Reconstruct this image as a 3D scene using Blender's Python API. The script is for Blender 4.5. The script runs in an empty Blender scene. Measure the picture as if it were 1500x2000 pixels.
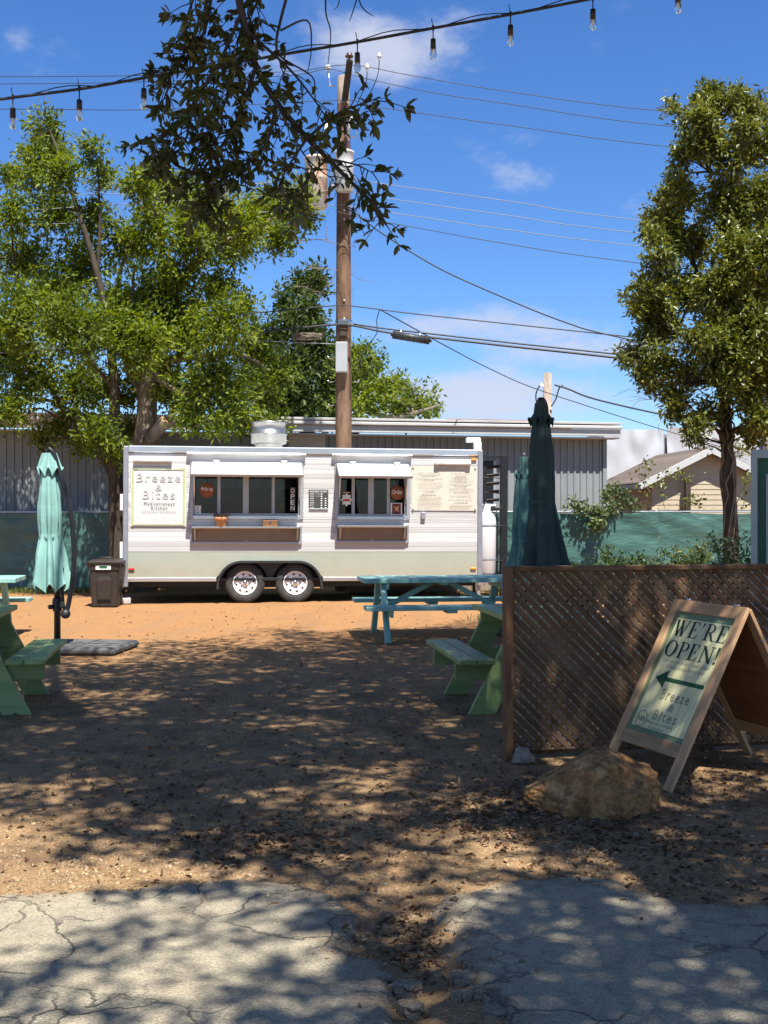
import bpy, bmesh, math, random
import numpy as np
from mathutils import Vector, Matrix, Euler, noise

random.seed(7)
rng = np.random.default_rng(11)
R = math.radians
SC = bpy.context.scene
COL = SC.collection

# ---------------------------------------------------------------- camera
F_PX, CX, HY, EYE = 2200.0, 750.0, 993.0, 1.6      # focal length, centre column and horizon row of the 1500 x 2000 photo
cam_d = bpy.data.cameras.new('camera')
cam = bpy.data.objects.new('camera', cam_d)
COL.objects.link(cam)
cam.location = (0, 0, EYE)
cam.rotation_euler = (R(90), 0, 0)
cam_d.sensor_fit = 'HORIZONTAL'
cam_d.sensor_width = 36.0
cam_d.lens = 36.0 * F_PX / 1500.0
cam_d.shift_y = -7.0 / 1500.0
cam_d.clip_start = 0.05
cam_d.clip_end = 2000.0
SC.camera = cam

# ---------------------------------------------------------------- light
SUNV = Vector((0.16, -0.47, 1.0)).normalized()       # towards the sun
SUN_EL = math.asin(SUNV.z)
SUN_AZ = math.atan2(SUNV.x, SUNV.y)
sun_d = bpy.data.lights.new('sun', 'SUN')
sun_d.energy = 5.0
sun_d.angle = R(0.55)
sun_d.color = (1.0, 0.985, 0.93)
sun = bpy.data.objects.new('sun', sun_d)
COL.objects.link(sun)
sun.location = (10, -20, 40)
sun.rotation_euler = SUNV.to_track_quat('Z', 'Y').to_euler()

world = bpy.data.worlds.new('World')
SC.world = world
world.use_nodes = True
wn, wl = world.node_tree.nodes, world.node_tree.links
wn.clear()
w_out = wn.new('ShaderNodeOutputWorld')
w_bg = wn.new('ShaderNodeBackground')
w_bg.inputs['Strength'].default_value = 0.066
sky = wn.new('ShaderNodeTexSky')
sky.sky_type = 'NISHITA'
sky.sun_disc = False
sky.sun_elevation = SUN_EL
sky.sun_rotation = SUN_AZ
sky.air_density = 1.0
sky.dust_density = 0.15
sky.ozone_density = 3.0
hsv = wn.new('ShaderNodeHueSaturation')
hsv.inputs['Saturation'].default_value = 1.18
hsv.inputs['Value'].default_value = 1.0
wl.new(sky.outputs[0], hsv.inputs['Color'])


def wmath(op, a, b=None, c=None):
    n = wn.new('ShaderNodeMath'); n.operation = op
    for i, v in enumerate((a, b, c)):
        if v is None: continue
        if isinstance(v, (int, float)): n.inputs[i].default_value = v
        else: wl.new(v, n.inputs[i])
    return n.outputs[0]


tc = wn.new('ShaderNodeTexCoord')
wdir = tc.outputs['Generated']
nz = wn.new('ShaderNodeTexNoise')
nz.inputs['Scale'].default_value = 12.0
nz.inputs['Detail'].default_value = 7.0
nz.inputs['Roughness'].default_value = 0.64
mp = wn.new('ShaderNodeMapping'); mp.inputs['Scale'].default_value = (1.0, 1.0, 1.9)
wl.new(wdir, mp.inputs['Vector']); wl.new(mp.outputs[0], nz.inputs['Vector'])


def cdir(px, py):
    return Vector(((px - CX) / F_PX, 1.0, (HY - py) / F_PX)).normalized()


# clouds of the sky: (direction, half width, half height, density)
acc = None
for (px, py, rx, ry, den) in ((730, 95, 210, 85, .85), (850, 75, 130, 55, .70), (980, 265, 160, 50, .42), (1035, 345, 100, 42, .52), (940, 645, 330, 55, .80),
                              (1130, 690, 240, 50, .7), (900, 780, 360, 85, .95), (560, 120, 130, 60, .5),
                              (160, 120, 130, 60, .26), (20, 60, 70, 50, .34), (1150, 70, 120, 50, .25), (1240, 400, 110, 40, .25),
                              (330, 190, 130, 60, .25)):
    d = cdir(px, py)
    sub = wn.new('ShaderNodeVectorMath'); sub.operation = 'SUBTRACT'
    nrm = wn.new('ShaderNodeVectorMath'); nrm.operation = 'NORMALIZE'
    wl.new(wdir, nrm.inputs[0]); wl.new(nrm.outputs[0], sub.inputs[0]); sub.inputs[1].default_value = d
    mul = wn.new('ShaderNodeVectorMath'); mul.operation = 'MULTIPLY'
    wl.new(sub.outputs[0], mul.inputs[0]); mul.inputs[1].default_value = (F_PX / rx, F_PX / rx, F_PX / ry)
    ln = wn.new('ShaderNodeVectorMath'); ln.operation = 'LENGTH'
    wl.new(mul.outputs[0], ln.inputs[0])
    mr = wn.new('ShaderNodeMapRange'); mr.interpolation_type = 'SMOOTHSTEP'
    mr.inputs['From Min'].default_value = 0.0; mr.inputs['From Max'].default_value = 1.35
    mr.inputs['To Min'].default_value = den; mr.inputs['To Max'].default_value = 0.0
    wl.new(ln.outputs['Value'], mr.inputs['Value'])
    acc = mr.outputs[0] if acc is None else wmath('MAXIMUM', acc, mr.outputs[0])
far = wn.new('ShaderNodeTexNoise'); far.inputs['Scale'].default_value = 2.2; far.inputs['Detail'].default_value = 3.0
wl.new(mp.outputs[0], far.inputs['Vector'])
dot = wn.new('ShaderNodeVectorMath'); dot.operation = 'DOT_PRODUCT'
wl.new(wdir, dot.inputs[0]); dot.inputs[1].default_value = (0, .97, .22)
away = wn.new('ShaderNodeMapRange'); away.inputs['From Min'].default_value = .92; away.inputs['From Max'].default_value = .80
wl.new(dot.outputs['Value'], away.inputs['Value'])
# unseen scattered cloud, added outside the view to whiten the sky light
scat = wmath('MULTIPLY', wmath('MULTIPLY', wmath('MAXIMUM', wmath('SUBTRACT', far.outputs['Fac'], .46), 0.0), 4.5), away.outputs[0])
acc = wmath('MAXIMUM', acc, wmath('MINIMUM', scat, .47))
cl = wmath('ADD', acc, wmath('MULTIPLY', wmath('SUBTRACT', nz.outputs['Fac'], 0.5), 1.7))
mr = wn.new('ShaderNodeMapRange'); mr.interpolation_type = 'SMOOTHSTEP'
mr.inputs['From Min'].default_value = 0.20; mr.inputs['From Max'].default_value = 0.92
mr.inputs['To Min'].default_value = 0.0; mr.inputs['To Max'].default_value = 0.85
wl.new(cl, mr.inputs['Value'])
cmix = wn.new('ShaderNodeMix'); cmix.data_type = 'RGBA'
wl.new(mr.outputs[0], cmix.inputs['Factor'])
tint = wn.new('ShaderNodeMix'); tint.data_type = 'RGBA'; tint.blend_type = 'MULTIPLY'
tint.inputs['Factor'].default_value = 1.0
tint.inputs['B'].default_value = (0.82, 1.0, 1.31, 1.0)
wl.new(hsv.outputs[0], tint.inputs['A'])
wl.new(tint.outputs['Result'], cmix.inputs['A'])
cmix.inputs['B'].default_value = (5.2, 5.5, 6.6, 1.0)
wl.new(cmix.outputs['Result'], w_bg.inputs['Color'])
wl.new(w_bg.outputs[0], w_out.inputs[0])

SC.view_settings.view_transform = 'Standard'
SC.view_settings.look = 'None'
SC.view_settings.exposure = 1.0
SC.view_settings.gamma = 1.0
SC.view_settings.use_curve_mapping = False
SC.render.engine = 'CYCLES'
SC.cycles.max_bounces = 8
SC.cycles.transparent_max_bounces = 8


# ---------------------------------------------------------------- helpers
def at(px, py, Y):
    """the point at depth Y seen at pixel (px, py) of the photo"""
    return Vector(((px - CX) / F_PX * Y, Y, EYE + (HY - py) / F_PX * Y))


def gnd(px, py):
    Y = EYE * F_PX / (py - HY)
    return Vector(((px - CX) / F_PX * Y, Y, 0))


def link(name, mesh, m=None, parent=None, M=None):
    o = bpy.data.objects.new(name, mesh)
    COL.objects.link(o)
    if m is not None and mesh is not None and not mesh.materials:
        mesh.materials.append(m)
    if parent is not None: o.parent = parent
    if M is not None: o.matrix_basis = M
    return o


def tag(o, label=None, cat=None, group=None, kind=None):
    if label: o['label'] = label
    if cat: o['category'] = cat
    if group: o['group'] = group
    if kind: o['kind'] = kind
    return o


def thing(name, label, cat, loc=(0, 0, 0), rot=(0, 0, 0), group=None):
    o = bpy.data.objects.new(name, None)
    COL.objects.link(o)
    o.location = loc
    o.rotation_euler = rot
    o.empty_display_size = 0.2
    return tag(o, label, cat, group)


def mesh_py(name, verts, faces, smooth=False):
    me = bpy.data.meshes.new(name)
    me.from_pydata([tuple(v) for v in verts], [], faces)
    if smooth:
        me.polygons.foreach_set('use_smooth', [True] * len(me.polygons))
    me.update()
    return me


def mesh_np(name, V, Fc, smooth=False):
    """verts (n,3), faces (m,k) with constant k"""
    V = np.asarray(V, dtype=np.float32); Fc = np.asarray(Fc, dtype=np.int32)
    k = Fc.shape[1]
    me = bpy.data.meshes.new(name)
    me.vertices.add(len(V)); me.vertices.foreach_set('co', V.ravel())
    me.loops.add(Fc.size); me.loops.foreach_set('vertex_index', Fc.ravel())
    me.polygons.add(len(Fc))
    me.polygons.foreach_set('loop_start', np.arange(0, Fc.size, k, dtype=np.int32))
    if smooth: me.polygons.foreach_set('use_smooth', np.ones(len(Fc), dtype=bool))
    me.update(calc_edges=True)
    me.validate()
    return me


_boxes = {}


def box_mesh(name, sx, sy, sz, bev):
    key = (name, round(sx, 4), round(sy, 4), round(sz, 4), bev)
    if key in _boxes: return _boxes[key].copy()
    bm = bmesh.new()
    bmesh.ops.create_cube(bm, size=1.0)
    bmesh.ops.scale(bm, vec=(sx, sy, sz), verts=bm.verts)
    b = min(bev, 0.35 * min(sx, sy, sz))
    if b > 0:
        bmesh.ops.bevel(bm, geom=bm.edges[:], offset=b, segments=1, affect='EDGES', profile=0.5)
    me = bpy.data.meshes.new(name)
    bm.to_mesh(me); bm.free()
    _boxes[key] = me
    return me.copy()


def box(name, c, size, m, parent=None, rot=(0, 0, 0), bev=0.004):
    M = Matrix.Translation(Vector(c)) @ Euler(rot).to_matrix().to_4x4()
    return link(name, box_mesh(name, size[0], size[1], size[2], bev), m, parent, M)


def frame_from(p0, p1, up=(0, 0, 1)):
    p0, p1 = Vector(p0), Vector(p1)
    x = (p1 - p0).normalized()
    up = Vector(up)
    if abs(x.dot(up)) > 0.98: up = Vector((0, 1, 0))
    y = up.cross(x).normalized()
    z = x.cross(y)
    M = Matrix((x, y, z)).transposed().to_4x4()
    M.translation = (p0 + p1) / 2
    return M


def beam(name, p0, p1, w, h, m, parent=None, up=(0, 0, 1), bev=0.004):
    """a board from p0 to p1, w wide across, h along 'up'; local x runs along the grain"""
    L = (Vector(p1) - Vector(p0)).length
    return link(name, box_mesh(name, L, w, h, bev), m, parent, frame_from(p0, p1, up))


def tube_geo(pts, rad, n=8, caps=True):
    pts = [Vector(p) for p in pts]
    if not hasattr(rad, '__len__'): rad = [rad] * len(pts)
    V, Fc = [], []
    prev = None
    for i, p in enumerate(pts):
        if i == 0: d = pts[1] - pts[0]
        elif i == len(pts) - 1: d = pts[-1] - pts[-2]
        else: d = (pts[i + 1] - pts[i - 1])
        if d.length < 1e-9: d = Vector((0, 0, 1))
        d.normalize()
        if prev is None:
            ref = Vector((0, 0, 1)) if abs(d.z) < 0.9 else Vector((1, 0, 0))
            a = d.cross(ref).normalized()
        else:
            a = prev - d * prev.dot(d)
            if a.length < 1e-6: a = d.orthogonal()
            a.normalize()
        prev = a
        b = d.cross(a)
        for k in range(n):
            t = 2 * math.pi * k / n
            V.append(p + (a * math.cos(t) + b * math.sin(t)) * rad[i])
    for i in range(len(pts) - 1):
        for k in range(n):
            k2 = (k + 1) % n
            Fc.append((i * n + k, i * n + k2, (i + 1) * n + k2, (i + 1) * n + k))
    if caps:
        Fc.append(tuple(range(n - 1, -1, -1)))
        Fc.append(tuple((len(pts) - 1) * n + k for k in range(n)))
    return V, Fc


def tube(name, pts, rad, m, parent=None, n=8, smooth=True):
    V, Fc = tube_geo(pts, rad, n)
    return link(name, mesh_py(name, V, Fc, smooth), m, parent)


def tubes(name, lst, m, parent=None, n=5):
    """several tubes joined: (pts, radii)"""
    V, Fc = [], []
    for pts, rad in lst:
        v, f = tube_geo(pts, rad, n, caps=False)
        o = len(V)
        V += v
        Fc += [tuple(i + o for i in q) for q in f]
    return link(name, mesh_np(name, np.array([tuple(v) for v in V]), np.array(Fc), True), m, parent)


def smooth_pts(pts, sub=4):
    """Catmull-Rom"""
    P = [Vector(p) for p in pts]
    out = []
    for i in range(len(P) - 1):
        p0 = P[max(i - 1, 0)]; p1 = P[i]; p2 = P[i + 1]; p3 = P[min(i + 2, len(P) - 1)]
        for k in range(sub):
            t = k / sub
            out.append(0.5 * ((2 * p1) + (p2 - p0) * t + (2 * p0 - 5 * p1 + 4 * p2 - p3) * t * t + (3 * p1 - p0 - 3 * p2 + p3) * t ** 3))
    out.append(P[-1])
    return out


def lathe(name, prof, m, parent=None, loc=(0, 0, 0), n=24, rot=(0, 0, 0), mod=None, smooth=True, caps=False):
    V, Fc = [], []
    for (r, z) in prof:
        for k in range(n):
            t = 2 * math.pi * k / n
            rr = r if mod is None else mod(r, z, t)
            V.append((rr * math.cos(t), rr * math.sin(t), z))
    for i in range(len(prof) - 1):
        for k in range(n):
            k2 = (k + 1) % n
            Fc.append((i * n + k, i * n + k2, (i + 1) * n + k2, (i + 1) * n + k))
    if caps and prof[0][0] > 1e-5: Fc.append(tuple(range(n - 1, -1, -1)))
    if caps and prof[-1][0] > 1e-5: Fc.append(tuple((len(prof) - 1) * n + k for k in range(n)))
    M = Matrix.Translation(Vector(loc)) @ Euler(rot).to_matrix().to_4x4()
    o = link(name, mesh_py(name, V, Fc, smooth), m, parent, M)
    return o


def prism(name, poly, z0, z1, m, parent=None, M=None):
    """polygon in local xy extruded from z0 to z1"""
    n = len(poly)
    V = [(x, y, z0) for x, y in poly] + [(x, y, z1) for x, y in poly]
    Fc = [tuple(range(n - 1, -1, -1)), tuple(range(n, 2 * n))]
    Fc += [(i, (i + 1) % n, n + (i + 1) % n, n + i) for i in range(n)]
    return link(name, mesh_py(name, V, Fc), m, parent, M)


def text(name, s, c, w, h, m, parent, M, offset=0.0, lift=0.001, spacing=1.0):
    """flat lettering fitted into w x h about c in the plane of M (local xy)"""
    cu = bpy.data.curves.new('t', 'FONT')
    cu.body = s
    cu.align_x = 'CENTER'
    cu.offset = offset
    cu.resolution_u = 3
    cu.space_character = spacing
    o = bpy.data.objects.new('t', cu)
    COL.objects.link(o)
    dg = bpy.context.evaluated_depsgraph_get()
    me = bpy.data.meshes.new_from_object(o.evaluated_get(dg))
    bpy.data.objects.remove(o); bpy.data.curves.remove(cu)
    me.name = name
    co = np.empty(len(me.vertices) * 3, dtype=np.float32)
    me.vertices.foreach_get('co', co)
    co = co.reshape(-1, 3)
    lo, hi = co.min(0), co.max(0)
    sz = np.maximum(hi - lo, 1e-6)
    sx = w / sz[0]; sy = h / sz[1]
    co[:, 0] = (co[:, 0] - (lo[0] + hi[0]) / 2) * sx + c[0]
    co[:, 1] = (co[:, 1] - (lo[1] + hi[1]) / 2) * sy + c[1]
    co[:, 2] = lift
    me.vertices.foreach_set('co', co.ravel())
    me.materials.clear()
    me.update()
    return link(name, me, m, parent, M)


# ---------------------------------------------------------------- materials
def nmat(name):
    m = bpy.data.materials.new(name)
    m.use_nodes = True
    nt = m.node_tree
    return m, nt, nt.nodes['Principled BSDF']


def node(nt, t, **kw):
    n = nt.nodes.new(t)
    for k, v in kw.items():
        if k in n.inputs: n.inputs[k].default_value = v
        else: setattr(n, k, v)
    return n


def c4(c): return (c[0], c[1], c[2], 1.0)


def ramp(nt, fac, stops):
    r = nt.nodes.new('ShaderNodeValToRGB')
    e = r.color_ramp.elements
    e[0].position, e[0].color = stops[0][0], c4(stops[0][1])
    e[1].position, e[1].color = stops[-1][0], c4(stops[-1][1])
    for p, c in stops[1:-1]:
        x = e.new(p); x.color = c4(c)
    nt.links.new(fac, r.inputs[0])
    return r.outputs[0]


def mix(nt, fac, a, b, blend='MIX'):
    n = nt.nodes.new('ShaderNodeMix'); n.data_type = 'RGBA'; n.blend_type = blend
    for key, v in (('Factor', fac), ('A', a), ('B', b)):
        if isinstance(v, (int, float)): n.inputs[key].default_value = v
        elif isinstance(v, tuple): n.inputs[key].default_value = c4(v)
        else: nt.links.new(v, n.inputs[key])
    return n.outputs['Result']


def nmath(nt, op, a, b=0.0):
    n = nt.nodes.new('ShaderNodeMath'); n.operation = op
    for i, v in enumerate((a, b)):
        if isinstance(v, (int, float)): n.inputs[i].default_value = v
        else: nt.links.new(v, n.inputs[i])
    return n.outputs[0]


def coords(nt, kind='Object', scale=(1, 1, 1)):
    t = nt.nodes.new('ShaderNodeTexCoord')
    mp = nt.nodes.new('ShaderNodeMapping'); mp.inputs['Scale'].default_value = scale
    nt.links.new(t.outputs[kind], mp.inputs['Vector'])
    return mp.outputs[0]


def tnoise(nt, vec, scale, detail=4, rough=0.55):
    n = node(nt, 'ShaderNodeTexNoise', Scale=scale, Detail=detail, Roughness=rough)
    nt.links.new(vec, n.inputs['Vector'])
    return n.outputs['Fac']


def bump(nt, b, h, strength, dist=0.01):
    n = node(nt, 'ShaderNodeBump', Strength=strength, Distance=dist)
    nt.links.new(h, n.inputs['Height'])
    nt.links.new(n.outputs[0], b.inputs['Normal'])
    return n


def mat(name, col, rough=0.6, metal=0.0, var=0.15, scale=6.0, bmp=0.0, bscale=60.0, spec=None, dirt=None):
    m, nt, b = nmat(name)
    v = coords(nt)
    f = tnoise(nt, v, scale, 5)
    lo = tuple(c * (1 - var) for c in col); hi = tuple(min(1, c * (1 + var)) for c in col)
    out = ramp(nt, f, ((0.3, lo), (0.7, hi)))
    if dirt:
        f2 = tnoise(nt, v, scale * 0.45, 8, 0.65)
        k = ramp(nt, f2, ((0.5, (0, 0, 0)), (0.72, (0.75, 0.75, 0.75))))
        out = mix(nt, k, out, dirt)
    nt.links.new(out, b.inputs['Base Color'])
    b.inputs['Roughness'].default_value = rough
    b.inputs['Metallic'].default_value = metal
    if spec is not None: b.inputs['Specular IOR Level'].default_value = spec
    if bmp > 0: bump(nt, b, tnoise(nt, v, bscale, 4), bmp, 0.004)
    return m


def wood(name, c1, c2, rough=0.7, scale=1.0, bmp=0.25, spec=0.3, wear=None):
    """grain along local x"""
    m, nt, b = nmat(name)
    oi = nt.nodes.new('ShaderNodeObjectInfo')
    t = nt.nodes.new('ShaderNodeTexCoord')
    add = nt.nodes.new('ShaderNodeVectorMath'); add.operation = 'ADD'
    mulv = nt.nodes.new('ShaderNodeVectorMath'); mulv.operation = 'SCALE'
    cmb = nt.nodes.new('ShaderNodeCombineXYZ')
    for i in range(3): nt.links.new(oi.outputs['Random'], cmb.inputs[i])
    nt.links.new(cmb.outputs[0], mulv.inputs[0]); mulv.inputs['Scale'].default_value = 13.0
    nt.links.new(t.outputs['Object'], add.inputs[0]); nt.links.new(mulv.outputs[0], add.inputs[1])
    mp = nt.nodes.new('ShaderNodeMapping'); mp.inputs['Scale'].default_value = (1.6 * scale, 26 * scale, 26 * scale)
    nt.links.new(add.outputs[0], mp.inputs['Vector'])
    f = tnoise(nt, mp.outputs[0], 1.0, 6, 0.6)
    mp2 = nt.nodes.new('ShaderNodeMapping'); mp2.inputs['Scale'].default_value = (2, 5, 5)
    nt.links.new(add.outputs[0], mp2.inputs['Vector'])
    g = tnoise(nt, mp2.outputs[0], 1.0, 3)
    out = ramp(nt, f, ((0.3, c1), (0.7, c2)))
    sh = ramp(nt, oi.outputs['Random'], ((0.0, (0.78, 0.78, 0.78)), (1.0, (1.12, 1.12, 1.12))))
    out = mix(nt, 1.0, out, sh, 'MULTIPLY')
    if wear:
        k = ramp(nt, g, ((0.55, (0, 0, 0)), (0.75, (0.7, 0.7, 0.7))))
        out = mix(nt, k, out, wear)
    nt.links.new(out, b.inputs['Base Color'])
    b.inputs['Roughness'].default_value = rough
    b.inputs['Specular IOR Level'].default_value = spec
    if bmp > 0: bump(nt, b, f, bmp, 0.003)
    return m


def leaf_mat(name, cols, trans=0.35, rough=0.5, spec=0.35):
    m, nt, b = nmat(name)
    g = nt.nodes.new('ShaderNodeNewGeometry')
    oi = nt.nodes.new('ShaderNodeObjectInfo')
    r = nmath(nt, 'FRACT', nmath(nt, 'ADD', g.outputs['Random Per Island'], oi.outputs['Random']))
    n = len(cols)
    col = ramp(nt, r, tuple((i / (n - 1), c) for i, c in enumerate(cols)))
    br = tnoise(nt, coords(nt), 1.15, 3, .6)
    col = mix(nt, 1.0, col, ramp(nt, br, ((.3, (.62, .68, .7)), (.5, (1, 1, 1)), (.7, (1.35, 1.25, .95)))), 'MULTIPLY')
    b.inputs['Roughness'].default_value = rough
    b.inputs['Specular IOR Level'].default_value = spec
    nt.links.new(col, b.inputs['Base Color'])
    tr = nt.nodes.new('ShaderNodeBsdfTranslucent')
    hs = node(nt, 'ShaderNodeHueSaturation', Hue=0.485, Saturation=1.15, Value=1.6)
    nt.links.new(col, hs.inputs['Color'])
    nt.links.new(hs.outputs[0], tr.inputs['Color'])
    mx = nt.nodes.new('ShaderNodeMixShader'); mx.inputs[0].default_value = trans
    nt.links.new(b.outputs[0], mx.inputs[1]); nt.links.new(tr.outputs[0], mx.inputs[2])
    nt.links.new(mx.outputs[0], nt.nodes['Material Output'].inputs['Surface'])
    return m


def bark(name, c1, c2, sc=1.0):
    m, nt, b = nmat(name)
    v = coords(nt, 'Object', (14 * sc, 14 * sc, 2.6 * sc))
    f = tnoise(nt, v, 1.0, 8, 0.65)
    v2 = coords(nt, 'Object', (3, 3, 2))
    g = tnoise(nt, v2, 1.0, 4)
    out = ramp(nt, f, ((0.32, c1), (0.68, c2)))
    out = mix(nt, ramp(nt, g, ((0.4, (0, 0, 0)), (0.7, (0.5, 0.5, 0.5)))), out, tuple(x * 1.35 for x in c2))
    nt.links.new(out, b.inputs['Base Color'])
    b.inputs['Roughness'].default_value = 0.9
    b.inputs['Specular IOR Level'].default_value = 0.2
    bump(nt, b, f, 0.8, 0.03)
    return m


def glass(name, tint=(0.40, 0.41, 0.40), refl=0.14):
    m, nt, b = nmat(name)
    nt.nodes.remove(b)
    tr = nt.nodes.new('ShaderNodeBsdfTransparent'); tr.inputs[0].default_value = c4(tint)
    gl = nt.nodes.new('ShaderNodeBsdfGlossy'); gl.inputs['Roughness'].default_value = 0.02
    lw = nt.nodes.new('ShaderNodeFresnel'); lw.inputs[0].default_value = 1.5
    mx = nt.nodes.new('ShaderNodeMixShader')
    nt.links.new(lw.outputs[0], mx.inputs[0])
    nt.links.new(tr.outputs[0], mx.inputs[1]); nt.links.new(gl.outputs[0], mx.inputs[2])
    nt.links.new(mx.outputs[0], nt.nodes['Material Output'].inputs['Surface'])
    return m


M_ = {}
M_['white_paint'] = mat('white_paint', (.70, .70, .69), .35, 0, .03, 4, dirt=(.62, .6, .56))
M_['plank'] = wood('whitewashed_plank', (.53, .51, .49), (.625, .61, .595), .5, .8, .06, .3, (.51, .475, .445))
M_['sage'] = mat('sage_panel', (.345, .362, .292), .4, 0, .05, 3, dirt=(.37, .36, .29))
sm_ = M_['sage']; nt_ = sm_.node_tree; b_ = nt_.nodes['Principled BSDF']
src_ = b_.inputs['Base Color'].links[0].from_socket
tz_ = nt_.nodes.new('ShaderNodeTexCoord'); sz_ = nt_.nodes.new('ShaderNodeSeparateXYZ'); nt_.links.new(tz_.outputs['Object'], sz_.inputs[0])
dm_ = node(nt_, 'ShaderNodeMapRange'); dm_.inputs['From Min'].default_value = .72; dm_.inputs['From Max'].default_value = .42
dn_ = tnoise(nt_, coords(nt_, 'Object', (2.5, 1.2, 1)), 3.0, 6, .7)
nt_.links.new(nmath(nt_, 'ADD', sz_.outputs['Y'], nmath(nt_, 'MULTIPLY', nmath(nt_, 'SUBTRACT', dn_, .5), .45)), dm_.inputs['Value'])
nt_.links.new(mix(nt_, nmath(nt_, 'MULTIPLY', dm_.outputs[0], .42), src_, (.36, .27, .17)), b_.inputs['Base Color'])
M_['alu'] = mat('brushed_aluminium', (.74, .75, .76), .3, .9, .10, 2, .5, 2.2)
M_['alu_grey'] = mat('grey_aluminium', (.36, .37, .40), .42, .55, .1, 6)
M_['frame_grey'] = mat('window_frame_grey', (.40, .41, .42), .4, .4, .06, 5)
M_['steel'] = mat('stainless_steel', (.62, .60, .57), .24, 1.0, .05, 8, .05, 20)
M_['fan_steel'] = mat('fan_steel', (.36, .355, .34), .36, .85, .12, 9, .1, 20)
M_['steel_ground_tint'] = mat('ground_tinted_stainless', (.27, .18, .12), .42, .75, .1, 6, .08, 14)  # brown base paints the ground's reflection onto the steel
M_['black_metal'] = mat('black_metal', (.018, .018, .02), .4, .2, .3, 10)
M_['black_plastic'] = mat('black_plastic', (.022, .022, .022), .5, 0, .3, 8)
M_['rubber'] = mat('tyre_rubber', (.035, .034, .033), .8, 0, .25, 20, .2, 80, dirt=(.09, .075, .06))
M_['rim_white'] = mat('white_rim', (.80, .80, .79), .35, 0, .05, 12, dirt=(.5, .45, .4))
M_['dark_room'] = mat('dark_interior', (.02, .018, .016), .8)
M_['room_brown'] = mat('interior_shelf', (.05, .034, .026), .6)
M_['glass'] = glass('window_glass')
M_['banner'] = mat('banner_cloth', (.57, .565, .54), .7, 0, .03, 3, .15, 9)
M_['cream'] = mat('cream_paper', (.59, .545, .455), .6, 0, .03, 5)
M_['olive'] = mat('olive_print', (.42, .46, .22), .7)
M_['grey_print'] = mat('grey_print', (.46, .455, .43), .7)
M_['dark_print'] = mat('dark_print', (.05, .05, .05), .6)
M_['brown_print'] = mat('brown_print', (.30, .25, .2), .7)
M_['white_print'] = mat('white_print', (.85, .85, .83), .6)
M_['sign_brown'] = mat('sign_brown', (.23, .075, .035), .6, 0, .2, 20)
M_['terracotta'] = mat('terracotta', (.50, .24, .11), .75, 0, .2, 14)
M_['terracotta_pale'] = mat('terracotta_base', (.62, .36, .20), .75, 0, .15, 14)
M_['amber'] = mat('amber_lens', (.85, .30, .03), .25)
M_['red'] = mat('red_lens', (.55, .02, .02), .25)
M_['teal_paint'] = wood('teal_paint', (.20, .40, .345), (.30, .50, .43), .55, .7, .12, .35, (.36, .53, .45))
M_['green_paint'] = wood('green_paint', (.175, .25, .085), (.26, .345, .13), .5, .7, .12, .4, (.30, .37, .18))
M_['teal_cloth'] = mat('teal_cloth', (.235, .415, .365), .85, 0, .16, 3, .7, 16, spec=.1)
M_['teal_cloth_shaded'] = mat('shaded_teal_cloth', (.085, .17, .152), .85, 0, .18, 3, .7, 16, spec=.1)  # darker copy of the teal cloth, its shade put into the colour
M_['dark_cloth'] = mat('dark_green_cloth', (.050, .074, .068), .85, 0, .2, 3, .7, 16, spec=.1)
M_['umb_base'] = mat('grey_base', (.105, .10, .09), .75, 0, .2, 8, .2, 40)
M_['lattice'] = wood('lattice_wood', (.07, .036, .018), (.18, .10, .05), .8, 1.4, .4, .2, (.22, .145, .09))
M_['lattice_back_lit'] = wood('lit_lattice_rear_wood', (.18, .118, .075), (.35, .255, .18), .8, 1.4, .4, .2, (.34, .25, .175))  # rear slats lighter: the sun on them is put into the wood colour
M_['post_wood'] = wood('post_wood', (.16, .075, .033), (.27, .135, .062), .75, 1.0, .3, .25)
M_['pine'] = wood('pine_frame', (.41, .225, .105), (.60, .365, .19), .6, 1.0, .15, .35)
M_['ply_dark'] = wood('plywood_back', (.16, .065, .028), (.23, .10, .045), .75, .6, .15, .2)
M_['sign_paper'] = None
M_['sign_green'] = mat('sign_green', (.17, .22, .11), .6, 0, .12, 10)
M_['arrow_green'] = mat('arrow_green', (.02, .085, .03), .6)
M_['letter_green'] = mat('lettering_green', (.012, .04, .02), .6)
M_['pole_wood'] = bark('pole_wood', (.085, .048, .03), (.225, .135, .085), .8)
M_['pole_grey'] = bark('weathered_pole_wood', (.20, .15, .115), (.36, .29, .23), .9)
M_['wire'] = mat('black_wire', (.02, .02, .022), .5)
M_['wire_lit'] = mat('lit_wire', (.22, .22, .22), .6)  # lighter copy of the wire, sunlight on it put into the colour
M_['ceramic'] = mat('ceramic', (.62, .60, .57), .25)
M_['ceramic_brown'] = mat('brown_ceramic', (.10, .05, .035), .25)
M_['tank_grey'] = mat('transformer_grey', (.62, .62, .60), .45, 0, .06, 4)
M_['box_grey'] = mat('meter_grey', (.40, .41, .41), .5, .2, .06, 4)
M_['wall_grey'] = mat('painted_corrugated_steel', (.25, .262, .262), .5, .1, .1, 1.2, dirt=(.26, .26, .25))
M_['fascia'] = mat('fascia_pale', (.52, .52, .50), .5, .1, .06, 2, dirt=(.42, .41, .39))
M_['red_roof'] = mat('red_brown_roof', (.19, .06, .042), .7, 0, .2, 4)
M_['brown_roof'] = mat('weathered_tin', (.19, .15, .125), .65, .2, .4, 3, dirt=(.085, .062, .05))
M_['siding_yellow'] = mat('cream_siding', (.47, .38, .26), .6, 0, .08, 3)
M_['wrap'] = mat('white_building_wrap', (.42, .44, .455), .45, 0, .04, 2, .6, 2.5)
M_['asphalt'] = None
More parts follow.
